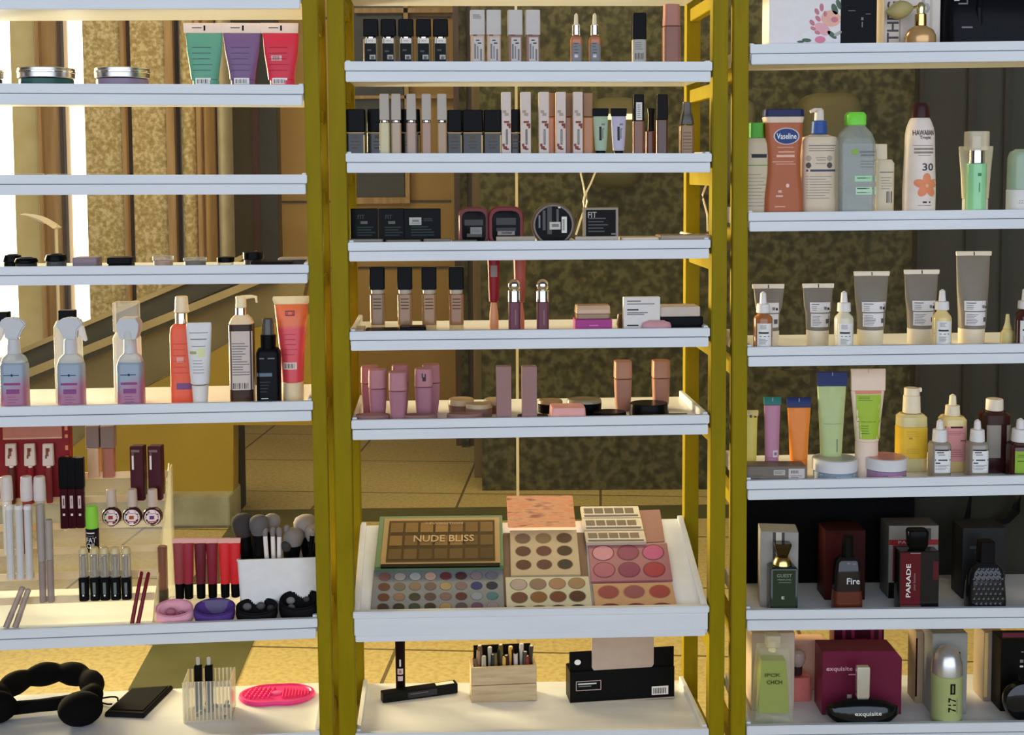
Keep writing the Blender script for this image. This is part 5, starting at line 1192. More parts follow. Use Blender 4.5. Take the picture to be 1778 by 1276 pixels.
e, o, L_, D_, H_ = shelf_box('mascara_box', 'long black carton lying at an angle on the lowest middle shelf', 'box', BC, 7, (665, 1221), (795, 1204.5), (700, 1199), .022, K(18, 20, 19, .35))
def fplate(o, L_, D_, H_, x0, x1, z0, z1, mat, name, off=.0004, txt=None, tm=None, vert=False):
    m = MB(); y = -D_ / 2 - off; X = lambda a: (a - .5) * L_
    if txt:
        vs, fs = text_geo(txt)
        if vert: m.add([(X((x0 + x1) / 2) - q[1] * (x1 - x0) * L_, y, (z0 + z1) / 2 * H_ + q[0] * (z1 - z0) * H_) for q in vs], fs, tm)
        else: m.add([(X((x0 + x1) / 2) + q[0] * (x1 - x0) * L_, y, (z0 + z1) / 2 * H_ + q[1] * (z1 - z0) * H_) for q in vs], fs, tm)
    else: m.add([(X(x0), y, z0 * H_), (X(x1), y, z0 * H_), (X(x1), y, z1 * H_), (X(x0), y, z1 * H_)], [(0, 1, 2, 3)], mat)
    return m.build(name, o, smooth=False)
fplate(o, L_, D_, H_, .33, .72, .2, .8, K(40, 40, 44, .4), 'label'); fplate(o, L_, D_, H_, .36, .6, .55, .65, K(80, 80, 84), 'printed_line', .0008)
m = MB(); m.box(L_ * .22, L_ * .46, -D_ * .3, D_ * .3, H_, H_ + .0005, K(205, 200, 190, .5)); m.build('sticker', o, smooth=False)
# wooden crate
CR = ramp_mat('pale_crate_wood', [(0.3, (0.42, 0.30, 0.16)), (0.7, (0.58, 0.44, 0.26))], 10, 6, 0.6, stretch=(1.2, 8, 12))
e, o, L_, D_, H_ = shelf_box('wooden_crate', 'small pale wooden crate holding many eye pencils', 'crate', BC, 7, (818.5, 1220), (932, 1217), (860, 1157), .055, CR, 'front_board')
bpy.data.meshes.remove(o.data)
w_ = .006
for nm, (a, b_, c, d, z0, z1) in (('front_board', (-L_ / 2, L_ / 2, -D_ / 2, -D_ / 2 + w_, 0, H_ * .48)), ('front_board', (-L_ / 2, L_ / 2, -D_ / 2, -D_ / 2 + w_, H_ * .5, H_)), ('back_board', (-L_ / 2, L_ / 2, D_ / 2 - w_, D_ / 2, 0, H_)), ('side_board', (-L_ / 2, -L_ / 2 + w_, -D_ / 2 + w_, D_ / 2 - w_, 0, H_)), ('side_board', (L_ / 2 - w_, L_ / 2, -D_ / 2 + w_, D_ / 2 - w_, 0, H_)), ('bottom_board', (-L_ / 2 + w_, L_ / 2 - w_, -D_ / 2 + w_, D_ / 2 - w_, .001, .006))):
    m = MB(); m.box(a, b_, c, d, z0, z1, CR); m.build(nm, e, bevel=.0008, smooth=False)
m = MB(); m.box(-L_ / 2 + w_ + .002, L_ / 2 - w_ - .002, D_ / 2 - w_ - .004, D_ / 2 - w_ - .001, .006, H_ + .030, K(20, 17, 14, .6)); m.build('black_liner_card', e, smooth=False)
cr_c = e
pcs = [(96, 78, 60), (150, 150, 140), (40, 40, 40), (90, 80, 40), (190, 150, 60), (50, 20, 24), (170, 168, 164), (60, 56, 44), (120, 40, 36), (150, 120, 100)]
names_p = ['brown', 'white', 'black', 'olive', 'yellow', 'dark wine', 'pale grey', 'dark olive', 'red brown', 'beige']
for k in range(18):
    col = k % 9; row = k // 9
    x = -L_ / 2 + .015 + col * (L_ - .03) / 8; y = -D_ / 2 + .014 + row * .022
    q = bpy.data.objects.new('eye_pencil', None); COL.objects.link(q)
    q.location = cr_c.matrix_basis @ Vector((x, y, .0065)); q.rotation_euler = (math.radians(-6 + 9 * row), math.radians(((k * 7) % 5 - 2) * 2.2), cr_c.rotation_euler.z)
    tag(q, names_p[k % 10] + ' eye pencil in the wooden crate, ' + ('front row, ' if row == 0 else 'back row, ') + ['first', 'second', 'third', 'fourth', 'fifth', 'sixth', 'seventh', 'eighth', 'ninth'][col] + ' from left', 'pencil', 'eye pencils in the wooden crate')
    hh = (H_ + .006 + ((k * 5) % 4) * .003) if row == 0 else (H_ + .019 + ((k * 5) % 3) * .005)
    c = K(*pcs[k % 10], .35)
    m = MB(); m.tube([(0, 0, 0), (0, 0, hh * .82), (0, 0, hh)], [.0042, .0048, .0048], c, 10); m.build('barrel', q)
    m = MB(); m.tube([(0, 0, hh), (0, 0, hh + .0012)], .0034, K(200, 198, 190, .4) if k % 3 else BLACKM, 10); m.build('end_cap', q)
# black display box with grey insert
e, o, L_, D_, H_ = shelf_box('display_box', 'black cardboard box with white labels and a raised back panel', 'box', BC, 7, (990, 1221), (1171, 1213), (1080, 1160), .05, K(12, 12, 13, .4))
m = MB(); m.box(-L_ / 2, L_ / 2, -D_ / 2 + .006, -D_ / 2 + .009, H_, H_ + .040, K(12, 12, 13, .4)); m.build('back_panel', e, smooth=False)
m = MB(); m.box(-L_ / 2, L_ / 2, -D_ / 2 - .001, -D_ / 2, 0, .003, K(150, 140, 130, .4)); m.build('bottom_edge', o, smooth=False)
for (x0, x1, z0, z1) in ((.055, .295, .40, .42), (.055, .295, .68, .70), (.055, .061, .40, .70), (.289, .295, .40, .70)): fplate(o, L_, D_, H_, x0, x1, z0, z1, K(170, 150, 150), 'label_frame')
fplate(o, L_, D_, H_, .075, .25, .59, .63, PRW, 'printed_line'); fplate(o, L_, D_, H_, .08, .2, .52, .55, PRG, 'printed_line')
fplate(o, L_, D_, H_, .78, .94, .13, .40, K(210, 210, 210), 'barcode_label')
for k in range(8): fplate(o, L_, D_, H_, .795 + k * .016, .803 + k * .016, .17, .35, PRN, 'barcode_line', .0008)
m = MB(); n = 20; m.rings([[(-L_ / 2 + .017 + .0068 * math.cos(2 * math.pi * j / n), -D_ / 2 + .0055 - q, H_ + .018 + .0058 * math.sin(2 * math.pi * j / n)) for j in range(n)] for q in (0, .0005)], K(210, 210, 212, .5)); m.build('round_sticker', e, smooth=False)
gq = bpy.data.objects.new('card_insert', None); COL.objects.link(gq); gq.rotation_euler = e.rotation_euler; gq.location = e.matrix_basis @ Vector((.001, -D_ / 2 + .003, H_ + .0003))
tag(gq, 'plain grey rounded card standing on the black display box', 'card')
zc = .055
m = MB(); m.prism([(x, -.0015, z_ ) for x, z_ in ((-.066, .006), (-.062, 0), (.062, .0), (.066, .006), (.066, zc + .04), (-.066, zc + .04))], (0, .003, 0), K(152, 138, 130, .45)); m.build('card_sheet', gq, smooth=False)
# ================================================================= right unit
# ---- top shelf
i = ubox('gift_bag', 'white carton printed with pink flowers and green leaves on the top right shelf', 'box', (BR, 0), 1385, 122, -40, 60, .022, K(206, 204, 212, .45), rot=0)
LPK = K(206, 130, 150, .5); LRD = K(180, 110, 124, .5); GRN = K(74, 96, 84, .5)
def petal(i, m, x, y, rx, ry, ang, mat, off=.0006):
    S = i.S; n = 14; vs = [(x * S, i.fr(x * S, i.z(y)) - off, i.z(y))]
    for q in (.5, 1.0):
        for j in range(n):
            a = 2 * math.pi * j / n; px_ = q * rx * math.cos(a); py_ = q * ry * math.sin(a)
            X = x + px_ * math.cos(ang) - py_ * math.sin(ang); Y = y + px_ * math.sin(ang) + py_ * math.cos(ang)
            vs.append((X * S, i.fr(X * S, i.z(Y)) - off, i.z(Y)))
    m.add(vs, [(0, 1 + j, 1 + (j + 1) % n) for j in range(n)] + [(1 + j, 1 + n + j, 1 + n + (j + 1) % n, 1 + (j + 1) % n) for j in range(n)], mat)
m = MB()
for x, y, rx, ry, a, mt in ((44, 36, 17, 14, .2, K(222, 170, 156)), (30, 54, 15, 9, .6, K(206, 150, 164)), (50, 38, 6, 5, 0, LRD), (26, 72, 9, 6, 0, K(200, 110, 140)), (21, 60, 5, 3, .4, LRD), (14, 53, 5, 3, .5, LRD), (12, 43, 6, 3.5, .9, LRD), (22, 36, 6, 3.5, .9, LRD), (20, 24, 6, 3.4, 1.1, LRD), (28, 17, 7, 3.4, 1.5, LRD), (34, 28, 5, 3, 1.5, LRD),
                           (50, 20, 10, 5, 1.2, GRN), (57, 12, 9, 4, 1.2, GRN), (3, 73, 8, 3.2, .1, GRN), (-7, 75.5, 6, 2, 0, GRN), (46, 64, 10, 4, .7, GRN), (56, 62, 8, 3, -.5, K(150, 156, 150)), (0, 64, 9, 4, .3, K(226, 228, 232))):
    petal(i, m, x, y, rx, ry, a, mt, .0006 + .0002 * (rx < 10))
m.build('flower_print', i.lo, smooth=False)
i = ubox('gift_box', 'glossy black carton with faint silver lines beside the flowered one', 'box', (BR, 0), 1476, 62, -40, 55, .03, K(10, 10, 12, .25)); i.lab(0, 60, -26, 26, None, [(22, -18, -6, 1.2, PRG), (36, 4, 8, 5, PRG), (46, 5, 7, 9, PRG), (28, 12, 20, 1.2, PRG)], name='silver_lines')
i = ubox('perfume_box', 'cream carton with large vertical dark letters behind the gold perfume', 'box', (BR, 0), 1567, 96, -60, 50, .09, K(196, 188, 184, .5)); GRY = K(76, 74, 80, .5)
i.lab(-30, 80, -45, 46, None, [(32, -22, -20, 84, K(150, 140, 132)), (30, 30, 34, 60, K(176, 168, 160))], [('THEGLAM', 14, 122, -33, 20, GRY, True), ('5', 12, 30, 22, 16, K(150, 150, 152))], name='lettering')
i = It('perfume_atomiser', 'golden round perfume bottle with a squeeze bulb on the top right shelf', 'perfume', (BR, 0), 1589, .02, 26)
i.part('bottle_body', K(190, 150, 96, .2, .35), [(None, 34), (86, 46), (72, 53), (62, 52), (52, 42), (46, 26)], 'o'); i.part('neck', GOLD, [(46, 20), (24, 19)]); i.part('nozzle_cap', K(212, 196, 150, .15, .8), [(25, 13), (10, 15), (4, 9)])
m = MB(); S = i.S; R = []
for t in range(11):
    a = math.pi * t / 10; x = -12 - 48 * t / 10; r = max(.0015, 16 * S * math.sin(a) ** .7 * (1 if t < 8 else .95)); zc = i.z(14 + t * .6)
    R.append([(x * S, r * math.cos(2 * math.pi * j / 16), zc + r * math.sin(2 * math.pi * j / 16)) for j in range(16)])
m.rings(R, K(160, 148, 96, .7)); m.build('squeeze_bulb', i.root)
m = MB(); m.tube([(0, 0, i.z(10)), (-13 * S, 0, i.z(13))], .003, GOLD); m.build('bulb_tube', i.root)
i = It('handbag', 'glossy black handbag with a silver buckle on the top right shelf', 'bag', (BR, 0), 1705, .05, 60)
i.part('bag_body', K(16, 17, 20, .22), [(None, 176, 110), (40, 178, 100), (-40, 170, 70)], 's'); i.lab(-30, 70, -80, 80, None, [(5, -74, -66, 4, PRW), (12, -68, -52, 2.5, PRG), (9, -54, -52, 7, PRG), (53, -64, -46, 3, PRG)], name='silver_buckle')
i.lab(-2, 14, 43, 59, K(200, 198, 204, .5), [(2, 48, 56, 3, PRG)], name='price_tag')
m = MB(); m.tube([(-30 * i.S, -.052, i.z(70)), (-34 * i.S, -.056, i.z(20)), (-26 * i.S, -.05, i.z(-30))], .006, K(20, 20, 24, .25)); m.build('strap', i.root)

# ---- second shelf: lotions
i = It('lotion_bottle', 'white bottle with a green cap half hidden behind the yellow post', 'bottle', (BR, 1), 1310, .03, 12)
i.part('bottle_body', K(176, 164, 140, .4), [(None, 44), (250, 44), (240, 34)], 's', dr=.6); i.lab(245, 370, -20, 20, None, [(268, -12, 18, 1, PRG), (271, -10, 16, 6, PRN), (287, -18, 18, 1.6, K(90, 140, 70))] + lines(300, 360, 10, -16, 16, PRG, .8), name='label_print'); i.part('cap', K(68, 146, 40, .4), [(240, 24), (213, 24)], 's', dr=.8)
i = It('body_lotion', 'brown lotion bottle with a blue flip top and blue oval label', 'bottle', (BR, 1), 1356, .018, 22)
BRN = K(158, 86, 48, .3)
i.part('bottle_body', BRN, [(None, 69, 46), (340, 67, 46), (300, 58, 42), (270, 57, 40), (240, 63, 40), (214, 66, 36)], 's')
i.disc(237, 2, 20, 13, K(28, 52, 112, .35), name='oval_label', ring=K(180, 170, 180), texts=[('Vaseline', 237, 10, 2, 34, K(214, 220, 230))])
i.lab(255, 366, -24, 24, None, [(256, -14, 14, 1.2, K(200, 150, 130)), (264, -12, 16, 3, K(196, 140, 116)), (271, -15, 16, 4, K(214, 170, 150)), (281, -22, 14, 1.4, K(200, 150, 130)), (285, -16, 18, 1.2, K(200, 150, 130)), (358, -18, 0, 2, K(200, 150, 130)), (340, -16, -4, 3, K(200, 160, 150)), (332, -12, -6, 4, K(200, 160, 150))], name='label_print')
i.disc(322, 4, 3, 3.4, K(220, 190, 180), name='white_dot', off=.0006)
i.part('clear_band', K(196, 178, 160, .2), [(214, 66, 36), (203, 70, 34)], 's'); i.part('cap', K(26, 34, 78, .35), [(203, 70, 34), (190, 68, 32)], 's')
i = It('pump_lotion', 'white pump bottle with a blue collar, printed back label', 'bottle', (BR, 1), 1418, .045, 20)
i.part('bottle_body', K(190, 176, 156, .4), [(None, 64), (246, 63), (238, 56), (234, 34)], 's', dr=.6)
i.lab(240, 372, -28, 26, None, [(253, -22, 24, 1.6, PRG), (258, -22, 22, 1, PRG), (262, -22, 22, 1, PRG), (274, -10, 8, 1, PRG), (278, -8, 8, 1, PRG), (296, -26, 24, 3.5, K(58, 60, 96)), (284, -10, 8, 1, PRG)] + lines(304, 346, 9, -26, 24, PRG, .8), name='label_print')
for (y, x) in ((275, -22), (275, 14), (287, -22), (287, 14)): i.disc(y, x, 4.5, 5, K(70, 66, 64) if y > 280 else K(150, 140, 130), name='round_symbol', off=.0005)
i.part('collar', K(40, 74, 148, .35), [(233, 28), (210, 25)]); i.part('pump_head', K(190, 184, 176, .3), [(210, 17), (190, 15)], 'o')
m = MB(); S = i.S; m.tube([(4 * S, 0, i.z(192)), (-8 * S, 0, i.z(191)), (-16 * S, 0, i.z(194))], [.005, .004, .003], K(200, 194, 184, .3)); m.build('spout', i.root)
i = It('micellar_bottle', 'clear water bottle with a bright green cap and pale green labels', 'bottle', (BR, 1), 1480, .018, 24)
MW = K(150, 160, 158, .08, al=.45)
i.part('bottle_body', MW, [(None, 66, 46), (350, 66, 46), (330, 69, 46), (262, 69, 46), (245, 64, 42), (232, 54, 36), (222, 36, 30), (217, 32, 28)], 's')
i.lab(250, 368, -26, 32, K(160, 170, 176, .4, al=.45), [(264, 2, 30, 3, PRG), (270, 4, 28, 3, PRG), (280, 4, 26, 1.2, PRG), (285, 4, 28, 1.2, PRG), (290, 4, 26, 1.2, PRG), (310, -6, 32, 10, K(150, 196, 160)), (309, -2, 28, 1.4, K(90, 140, 100)), (331, -4, 32, 13, K(166, 200, 176)), (327, -2, 26, 1.4, K(70, 120, 80)), (334, -2, 22, 1, K(110, 150, 120))])
i.disc(264, -6, 6, 5, K(120, 160, 60), name='green_logo', off=.0008); i.part('cap', K(104, 200, 50, .35), [(218, 34), (200, 34), (195, 28)], 's', dr=.9)
i.disc(206, 0, .1, .1, K(104, 200, 50, .35), name='cap_dot')
i = It('white_bottle', 'white stepped bottle with a barcode behind the clear green capped one', 'bottle', (BR, 1), 1530, .06, 14)
i.part('bottle_body', K(184, 176, 156, .4), [(None, 33), (284, 33), (277, 26)], 's', dr=.7); i.lab(285, 370, -8, 14, None, [(299, -10, 14, 2, PRG)] + lines(306, 330, 5, -8, 12, PRG, .8) + barcode(332, 352, 2, 12, n=4), name='label_print'); i.part('cap', K(190, 182, 164, .4), [(277, 21), (250, 20)], 's', dr=.8, dx=-6)
i = It('sunscreen_spray', 'white sunscreen spray can with an orange flower and dark brown cap', 'spray can', (BR, 1), 1591, .02, 25)
i.part('can_body', K(206, 196, 192, .35), [(None, 55), (330, 56), (290, 53), (258, 51), (235, 50), (222, 46), (212, 39), (205, 33)], 'o')
DKB = K(58, 42, 42, .5)
i.lab(225, 300, -22, 22, None, [(253, -18, 18, .8, PRG), (259, -16, 18, 3.5, K(130, 118, 110)), (265, -16, 17, 3.5, K(130, 118, 110)), (270, -10, 12, 1, PRG)], [('HAWAIIAN', 231, 9, 0, 36, DKB), ('Tropic', 240, 7.5, 2, 20, DKB), ('30', 290, 13, 7, 20, K(70, 66, 72))], name='lettering')
m = MB(); OF = K(232, 140, 96, .5)
for k in range(5):
    a = -math.pi / 2 + k * 2 * math.pi / 5; petal(i, m, 5 + 11.5 * math.cos(a), 322 + 11 * math.sin(a), 11, 7.5, a, OF, .0005)
petal(i, m, 5, 322, 3, 3, 0, K(240, 190, 150), .0009); m.build('orange_flower', i.lo, smooth=False)
i.lab(345, 362, -16, 18, None, [(350.5, -2, 5, 3, PRN), (350.5, 9, 12, 3, PRN), (356, -10, 14, .8, PRG)], name='small_print'); i.part('cap', K(52, 24, 22, .3), [(205, 34), (186, 30), (179, 26)], 'o')
i = It('serum_pump', 'mint green pump serum with a silver collar and clear cap', 'pump bottle', (BR, 1), 1689, .018, 15)
i.part('bottle_body', K(132, 196, 146, .15), [(None, 34), (284, 34)], 'o'); i.lab(300, 350, -4, 6, None, [(303, -3, 3, 5, K(60, 120, 80)), (325, -1, 1, 16, K(80, 140, 100))], name='label_print'); i.part('collar', SILV, [(284, 27), (259, 26)])
i.part('pump_head', K(200, 200, 196, .2), [(259, 15), (236, 14)]); i.part('cap', K(220, 214, 190, .1, al=.45), [(262, 38), (228, 38)], 's', dr=.9)
i = It('lotion_tube', 'pale translucent tube behind the mint green pump serum', 'tube', (BR, 1), 1688, .06, 14); i.part('cap', WHTW, [(None, 44, 28), (345, 44, 28)]); i.part('tube_body', K(176, 170, 146, .25), [(345, 46, 28), (300, 52, 22), (254, 60, 6)], 'o')
i = It('dome_bottle', 'pale green bottle with a clear dome top and white base, right edge of the photo', 'bottle', (BR, 1), 1763, .02, 20)
i.part('base', K(198, 198, 200, .4), [(None, 42), (329, 42)]); i.part('bottle_body', K(136, 158, 138, .15), [(329, 41), (275, 40), (264, 33), (259, 18)], 'o'); i.lab(345, 362, -14, 14, None, [(348, -10, 8, 1, PRG), (352, -10, 6, 1, PRG)], name='label_print')

# ---- third shelf: grey tubes and droppers
CAPW = K(222, 212, 188, .35)
tbs = [('leftmost, shortest of the five, behind an orange dropper', 1333, 54, 1335.5, 33, 493, 573, .10), ('second from left of the five', 1419.5, 53, 1419, 38, 492, 572, .08), ('third from left of the five', 1511.5, 61, 1510.5, 44, 471, 571, .09), ('fourth from left, partly behind a yellow dropper', 1598, 60, 1597, 43, 468, 569, .09), ('tallest of the five, near the right', 1687.5, 60, 1686, 44, 436, 569, .09)]
for k, (nm, cx, wt, cxb, wb, yt, yc, bk) in enumerate(tbs):
    i = It('cream_tube', 'grey squeeze tube with white labels, ' + nm, 'tube', (BR, 2), cx, bk, wb / 2, 'grey tubes with white labels')
    i.part('cap', CAPW, [(None, wb, wb), (yc, wb + 1, wb)], 'o', dx=cxb - cx)
    i.part('tube_body', K(112, 106, 98, .4), [(yc, wb + 2, wb * .95), (yc - 30, wb + 5, wb * .85), ((yc + yt) / 2, (wb + wt) / 2 + 3, wb * .55), (yt + 7, wt - 1, 7)], 'o', dx=(cxb - cx) / 2)
    H = yc - yt; b0 = yc - 5; b1 = yc - 5 - 24; b2 = b1 - 2; b3 = b2 - 17; hw = wb / 2 - 1
    sh_ = 1.5
    i.lab(b1, b0 - 1, -hw + 3, hw + 1, K(198, 198, 204, .5), lines(b1 + 3, b0 - 3, 7, -hw + 5, 4, PRG, .9, .4) + [(b1 + 13, hw - 8, hw - 1, 8, K(80, 78, 84))])
    i.lab(b3, b2, -hw + 2, hw + 2, K(198, 198, 204, .5), [(b3 + 3.5, -hw + 5, 0, 1.2, PRN)] + lines(b3 + 6, b2 - 2, 3, -hw + 5, -3, PRG, .9) + [(b3 + 10, hw - 10, hw - 5, 5, PRG), (b3 + 11, hw - 4, hw, 4, PRN)])
    i.part('crimp', K(226, 216, 200, .4), [(yt + 8, wt, 6), (yt, wt + 2, 3)], 'b'); i.lab(yt + 1, yt + 7, -2, 2, None, [(yt + 4, -.9, .9, 6, K(40, 38, 30))], name='notch')
DB = lambda y: lines(y + 2, y + 10, 4, -8, 4, PRG, .8) + [(y + 16, -10, 7, 3, PRN), (y + 22, -15, 15, 1.2, PRN)] + lines(y + 26, y + 36, 5, -9, 6, PRG, .8)
BU = K(200, 200, 204, .4)
dropper('amber dropper bottle with a white label at the left end of the third right shelf', (BR, 2), 1324.5, 33, (549, 543, 527, 506), (K(150, 92, 48, .15), BU, BU), .015, 'white topped droppers on the third right shelf', (560, 620), bars=DB(560))
dropper('clear white dropper bottle between two grey tubes', (BR, 2), 1464.5, 33, (549, 541, 525, 505), (K(196, 192, 172, .15), BU, BU), .015, 'white topped droppers on the third right shelf', (560, 620), bars=DB(560))
dropper('pale yellow dropper bottle before the fourth grey tube', (BR, 2), 1634.5, 33, (548, 538, 523, 502), (K(206, 186, 124, .15), BU, BU), .015, 'white topped droppers on the third right shelf', (556, 620), bars=DB(556))
dropper('dark brown dropper bottle cut by the right edge of the photo, third shelf', (BR, 2), 1779, 36, (545, 536, 522, 500), (K(64, 26, 22, .15), BU, BU), .015, 'white topped droppers on the third right shelf', (555, 620), bars=DB(555))
i = It('nozzle_bottle', 'small cream nozzle bottle, backlit, near the right edge', 'bottle', (BR, 2), 1748.5, .05, 11); i.part('bottle_body', K(244, 226, 150, .35), [(None, 24), (578, 23), (571, 16)]); i.part('nozzle', K(248, 232, 160, .35), [(571, 15), (560, 9), (545, 6)])

# ---- fourth shelf
def tube(label, cx, wt, cxb, wb, y0, y1, yc, top, body, back, capm=None, gr=None, extra=None):
    i = It('squeeze_tube', label, 'tube', (BR, 3), cx, back, wb / 2, gr)
    i.part('cap', capm or body, [(None, wb, wb * .8), (yc, wb, wb * .8)], 'o', dx=cxb - cx)
    i.part('tube_body', body, [(yc, wb + 1, wb * .8), ((yc + y1) / 2, (wb + wt) / 2, wb * .6), (y1, wt, 8)], 'o', dx=(cxb - cx) / 2)
    if extra: extra(i)
    i.part('crimp', top, [(y1, wt, 8), (y0, wt + 1.5, 4)], 'b'); i.lab(y0 + 1, y0 + 8, -2, 2, None, [(y0 + 4, -.6, .6, 6, K(150, 150, 150))], name='notch'); return i
NAVY = K(22, 36, 92, .35)
tube('yellow transparent tube half behind the yellow post', 1301, 32, 1300, 28, 712, 722, 800, K(190, 176, 110, .3), K(196, 184, 80, .25), .07, extra=lambda i: i.lab(714, 730, -6, 16, None, [(722, 1, 5, 5, K(90, 70, 50)), (722, 9, 13, 5, K(90, 70, 50))], name='label_print'))
tube('slim pink tube with a teal top', 1342, 29, 1341.5, 24, 689, 703, 793, K(30, 100, 96, .4), K(164, 112, 140, .3), .06, extra=lambda i: i.lab(780, 792, 0, 9, K(200, 170, 190, .5), [(786, 2, 7, 5, PRG)], name='sticker'))
tube('orange tube with a navy blue top', 1388, 41, 1389, 30, 690, 707, 797, NAVY, K(206, 118, 22, .25), .07)
tube('pale green tube with a deep blue top', 1445.5, 51, 1444.5, 36, 645, 670, 792, NAVY, K(160, 176, 122, .25), .06, extra=lambda i: i.lab(720, 790, -18, 18, None, [(771, 6, 8, 22, PRG), (734, -16, 16, 1, K(130, 150, 100))], name='label_print'))
def ex(i):
    i.lab(684, 760, -22, 22, K(142, 172, 28, .4), [(680.5, -23, 23, 5, K(196, 120, 90))] + lines(687, 695, 3, -18, 8, K(90, 120, 20)) + [(730, -20, 20, 1.4, K(100, 130, 20))] + lines(735, 752, 4, -14, 0, K(90, 120, 20)))
tube('white tube with a lime green label and white cap', 1508, 59, 1507, 40, 640, 678, 765, K(226, 204, 190, .4), K(222, 200, 186, .35), .05, K(226, 206, 190, .35), extra=ex)
i = ubox('product_carton', 'long grey brown carton with white stickers lying by the yellow post', 'box', (BR, 3), 1345, 108, 805, 42, .016, K(104, 96, 90, .45)); i.lab(808, 838, -52, 52, None, [(821, -50, -24, 1, K(80, 72, 68)), (825, -50, -28, 1, K(80, 72, 68))], name='printed_lines')
i.lab(811, 820, -4, 16, K(160, 158, 150, .5), lines(813, 818, 2, -2, 14, PRG), name='sticker'); i.lab(809, 832, 22, 50, K(176, 170, 172, .5), barcode(812, 817, 26, 40) + lines(820, 828, 3, 26, 46, PRG), name='barcode_label')
jar('white jar with a pale blue label on the fourth right shelf', (BR, 3), 1452, 78, 794, 815, .018, K(190, 192, 200, .35), K(150, 170, 190, .35), 'white lidded jars', [(824, -30, -10, 10, K(130, 150, 176)), (824, -6, 28, 10, K(140, 180, 210)), (822, 0, 20, 2, PRW)], K(160, 166, 160, .3), (816, 840), K(120, 140, 160, .4))
jar('white jar with a pink lid inlay and lilac label on the fourth right shelf', (BR, 3), 1541, 74, 792, 812, .018, K(190, 192, 200, .35), K(150, 120, 150, .35), 'white lidded jars', [(822, -30, -10, 10, K(160, 110, 150)), (822, -6, 28, 10, K(176, 116, 160)), (820, 0, 20, 2, PRW)], K(190, 130, 130, .3), (813, 838), K(140, 110, 150, .4))
i = It('oil_pump', 'yellow oil bottle with a white pump', 'pump bottle', (BR, 3), 1584.5, .10, 20)
i.part('glass_base', K(200, 196, 150, .1, al=.8), [(None, 51), (792, 51)], 's', dr=.8); i.part('oil', K(236, 196, 20, .12), [(792, 51), (739, 51)], 's', dr=.8)
i.lab(740, 788, -24, 24, None, lines(744, 755, 3, -14, 14, K(190, 150, 20)) + [(757, -10, -4, 3, K(160, 130, 20))] + lines(774, 784, 3, -14, 14, K(190, 150, 20)), name='label_print')
i.part('bottle_shoulder', K(206, 196, 140, .1, al=.8), [(739, 50), (722, 49), (717, 40)], 's', dr=.8); i.part('collar', K(214, 206, 184, .35), [(716, 31), (686, 29)]); i.part('pump_head', K(220, 212, 190, .35), [(686, 27), (673, 26)])
m = MB(); S = i.S; m.box(8 * S, 17 * S, -.004, .004, i.z(680), i.z(673), K(220, 212, 190, .35)); m.build('spout', i.root, bevel=.001)
def dr4(label, cx, w, ys, mats, back, lab_, lm, bars, gr='white topped droppers on the fourth right shelf'):
    body, coll, bulb = mats; i = It('serum_dropper', label, 'dropper bottle', (BR, 3), cx, back, w / 2, gr)
    i.part('bottle_body', body, [(None, w), (ys[0] + 4, w), (ys[0], w * .92)], 's')
    i.lab(lab_[0], lab_[1], -w * .38, w * .42, lm, bars); i.part('shoulder', body, [(ys[0], w * .92), (ys[1], w * .7)], 's')
    i.part('collar', coll, [(ys[1], w * .74), (ys[2], w * .68)]); i.part('rubber_bulb', bulb, [(ys[2], w * .36), (ys[2] - 8, w * .34), (ys[3] + 3, w * .3), (ys[3], w * .14)]); return i
i = It('serum_dropper', 'larger pink labelled dropper behind the small grey ones', 'dropper bottle', (BR, 3), 1656, .09, 20, 'white topped droppers on the fourth right shelf')
i.part('bottle_body', K(226, 206, 140, .15), [(None, 44), (727, 44), (721, 36)], 's', dr=.9); i.lab(737, 797, -18, 21, K(204, 142, 146, .4), [(738, -18, 21, 3, K(70, 24, 24))] + lines(744, 752, 3, -14, 16, K(170, 110, 120)) + [(761, 8, 18, 2, K(110, 80, 90))] + lines(775, 790, 4, -8, 14, K(160, 100, 110)))
i.part('collar', K(216, 206, 180, .35), [(721, 26), (703, 24)]); i.part('rubber_bulb', K(216, 206, 180, .35), [(703, 13), (694, 12), (687, 11), (684, 5)])
BX = [(782, -10, 2, 2.4, PRG), (786, -8, 4, 1.6, PRG), (795, -13, 14, 2.2, PRN), (800, -12, -4, 2, PRN)] + lines(803, 812, 4, -12, 12, PRG, .8)
for k, (cx, w) in enumerate(((1634.5, 35), (1700, 35))):
    dr4(('small grey dropper with a white label before the pink one', 'small grey dropper with a white label before the brown capped bottle')[k], cx, w, (768, 766, 745, 728), (K(136, 128, 118, .15), BU, BU), .035, (779, 817), WHT, [(778, -13, 15, 2.4, K(40, 28, 30))] + BX)
i = It('toner_bottle', 'dark maroon bottle with a short white screw cap and grey labels', 'bottle', (BR, 3), 1729, .075, 22)
i.part('bottle_body', K(46, 18, 20, .15), [(None, 49), (718, 49), (713, 40)], 's', dr=.9); i.lab(734, 790, -20, 4, K(130, 126, 118, .5), name='label'); i.lab(734, 790, 14, 24, K(140, 136, 132, .5), name='label'); i.part('cap', K(206, 196, 184, .35), [(712, 30), (692, 29)])
dr4('lime labelled brown dropper at the right edge', 1775, 42, (770, 766, 744, 726), (K(60, 28, 20, .15), BU, BU), .025, (779, 817), K(128, 164, 40, .4), lines(784, 790, 2, -12, 10, K(80, 110, 20)) + [(796, -12, 12, 1.6, K(70, 100, 20))])

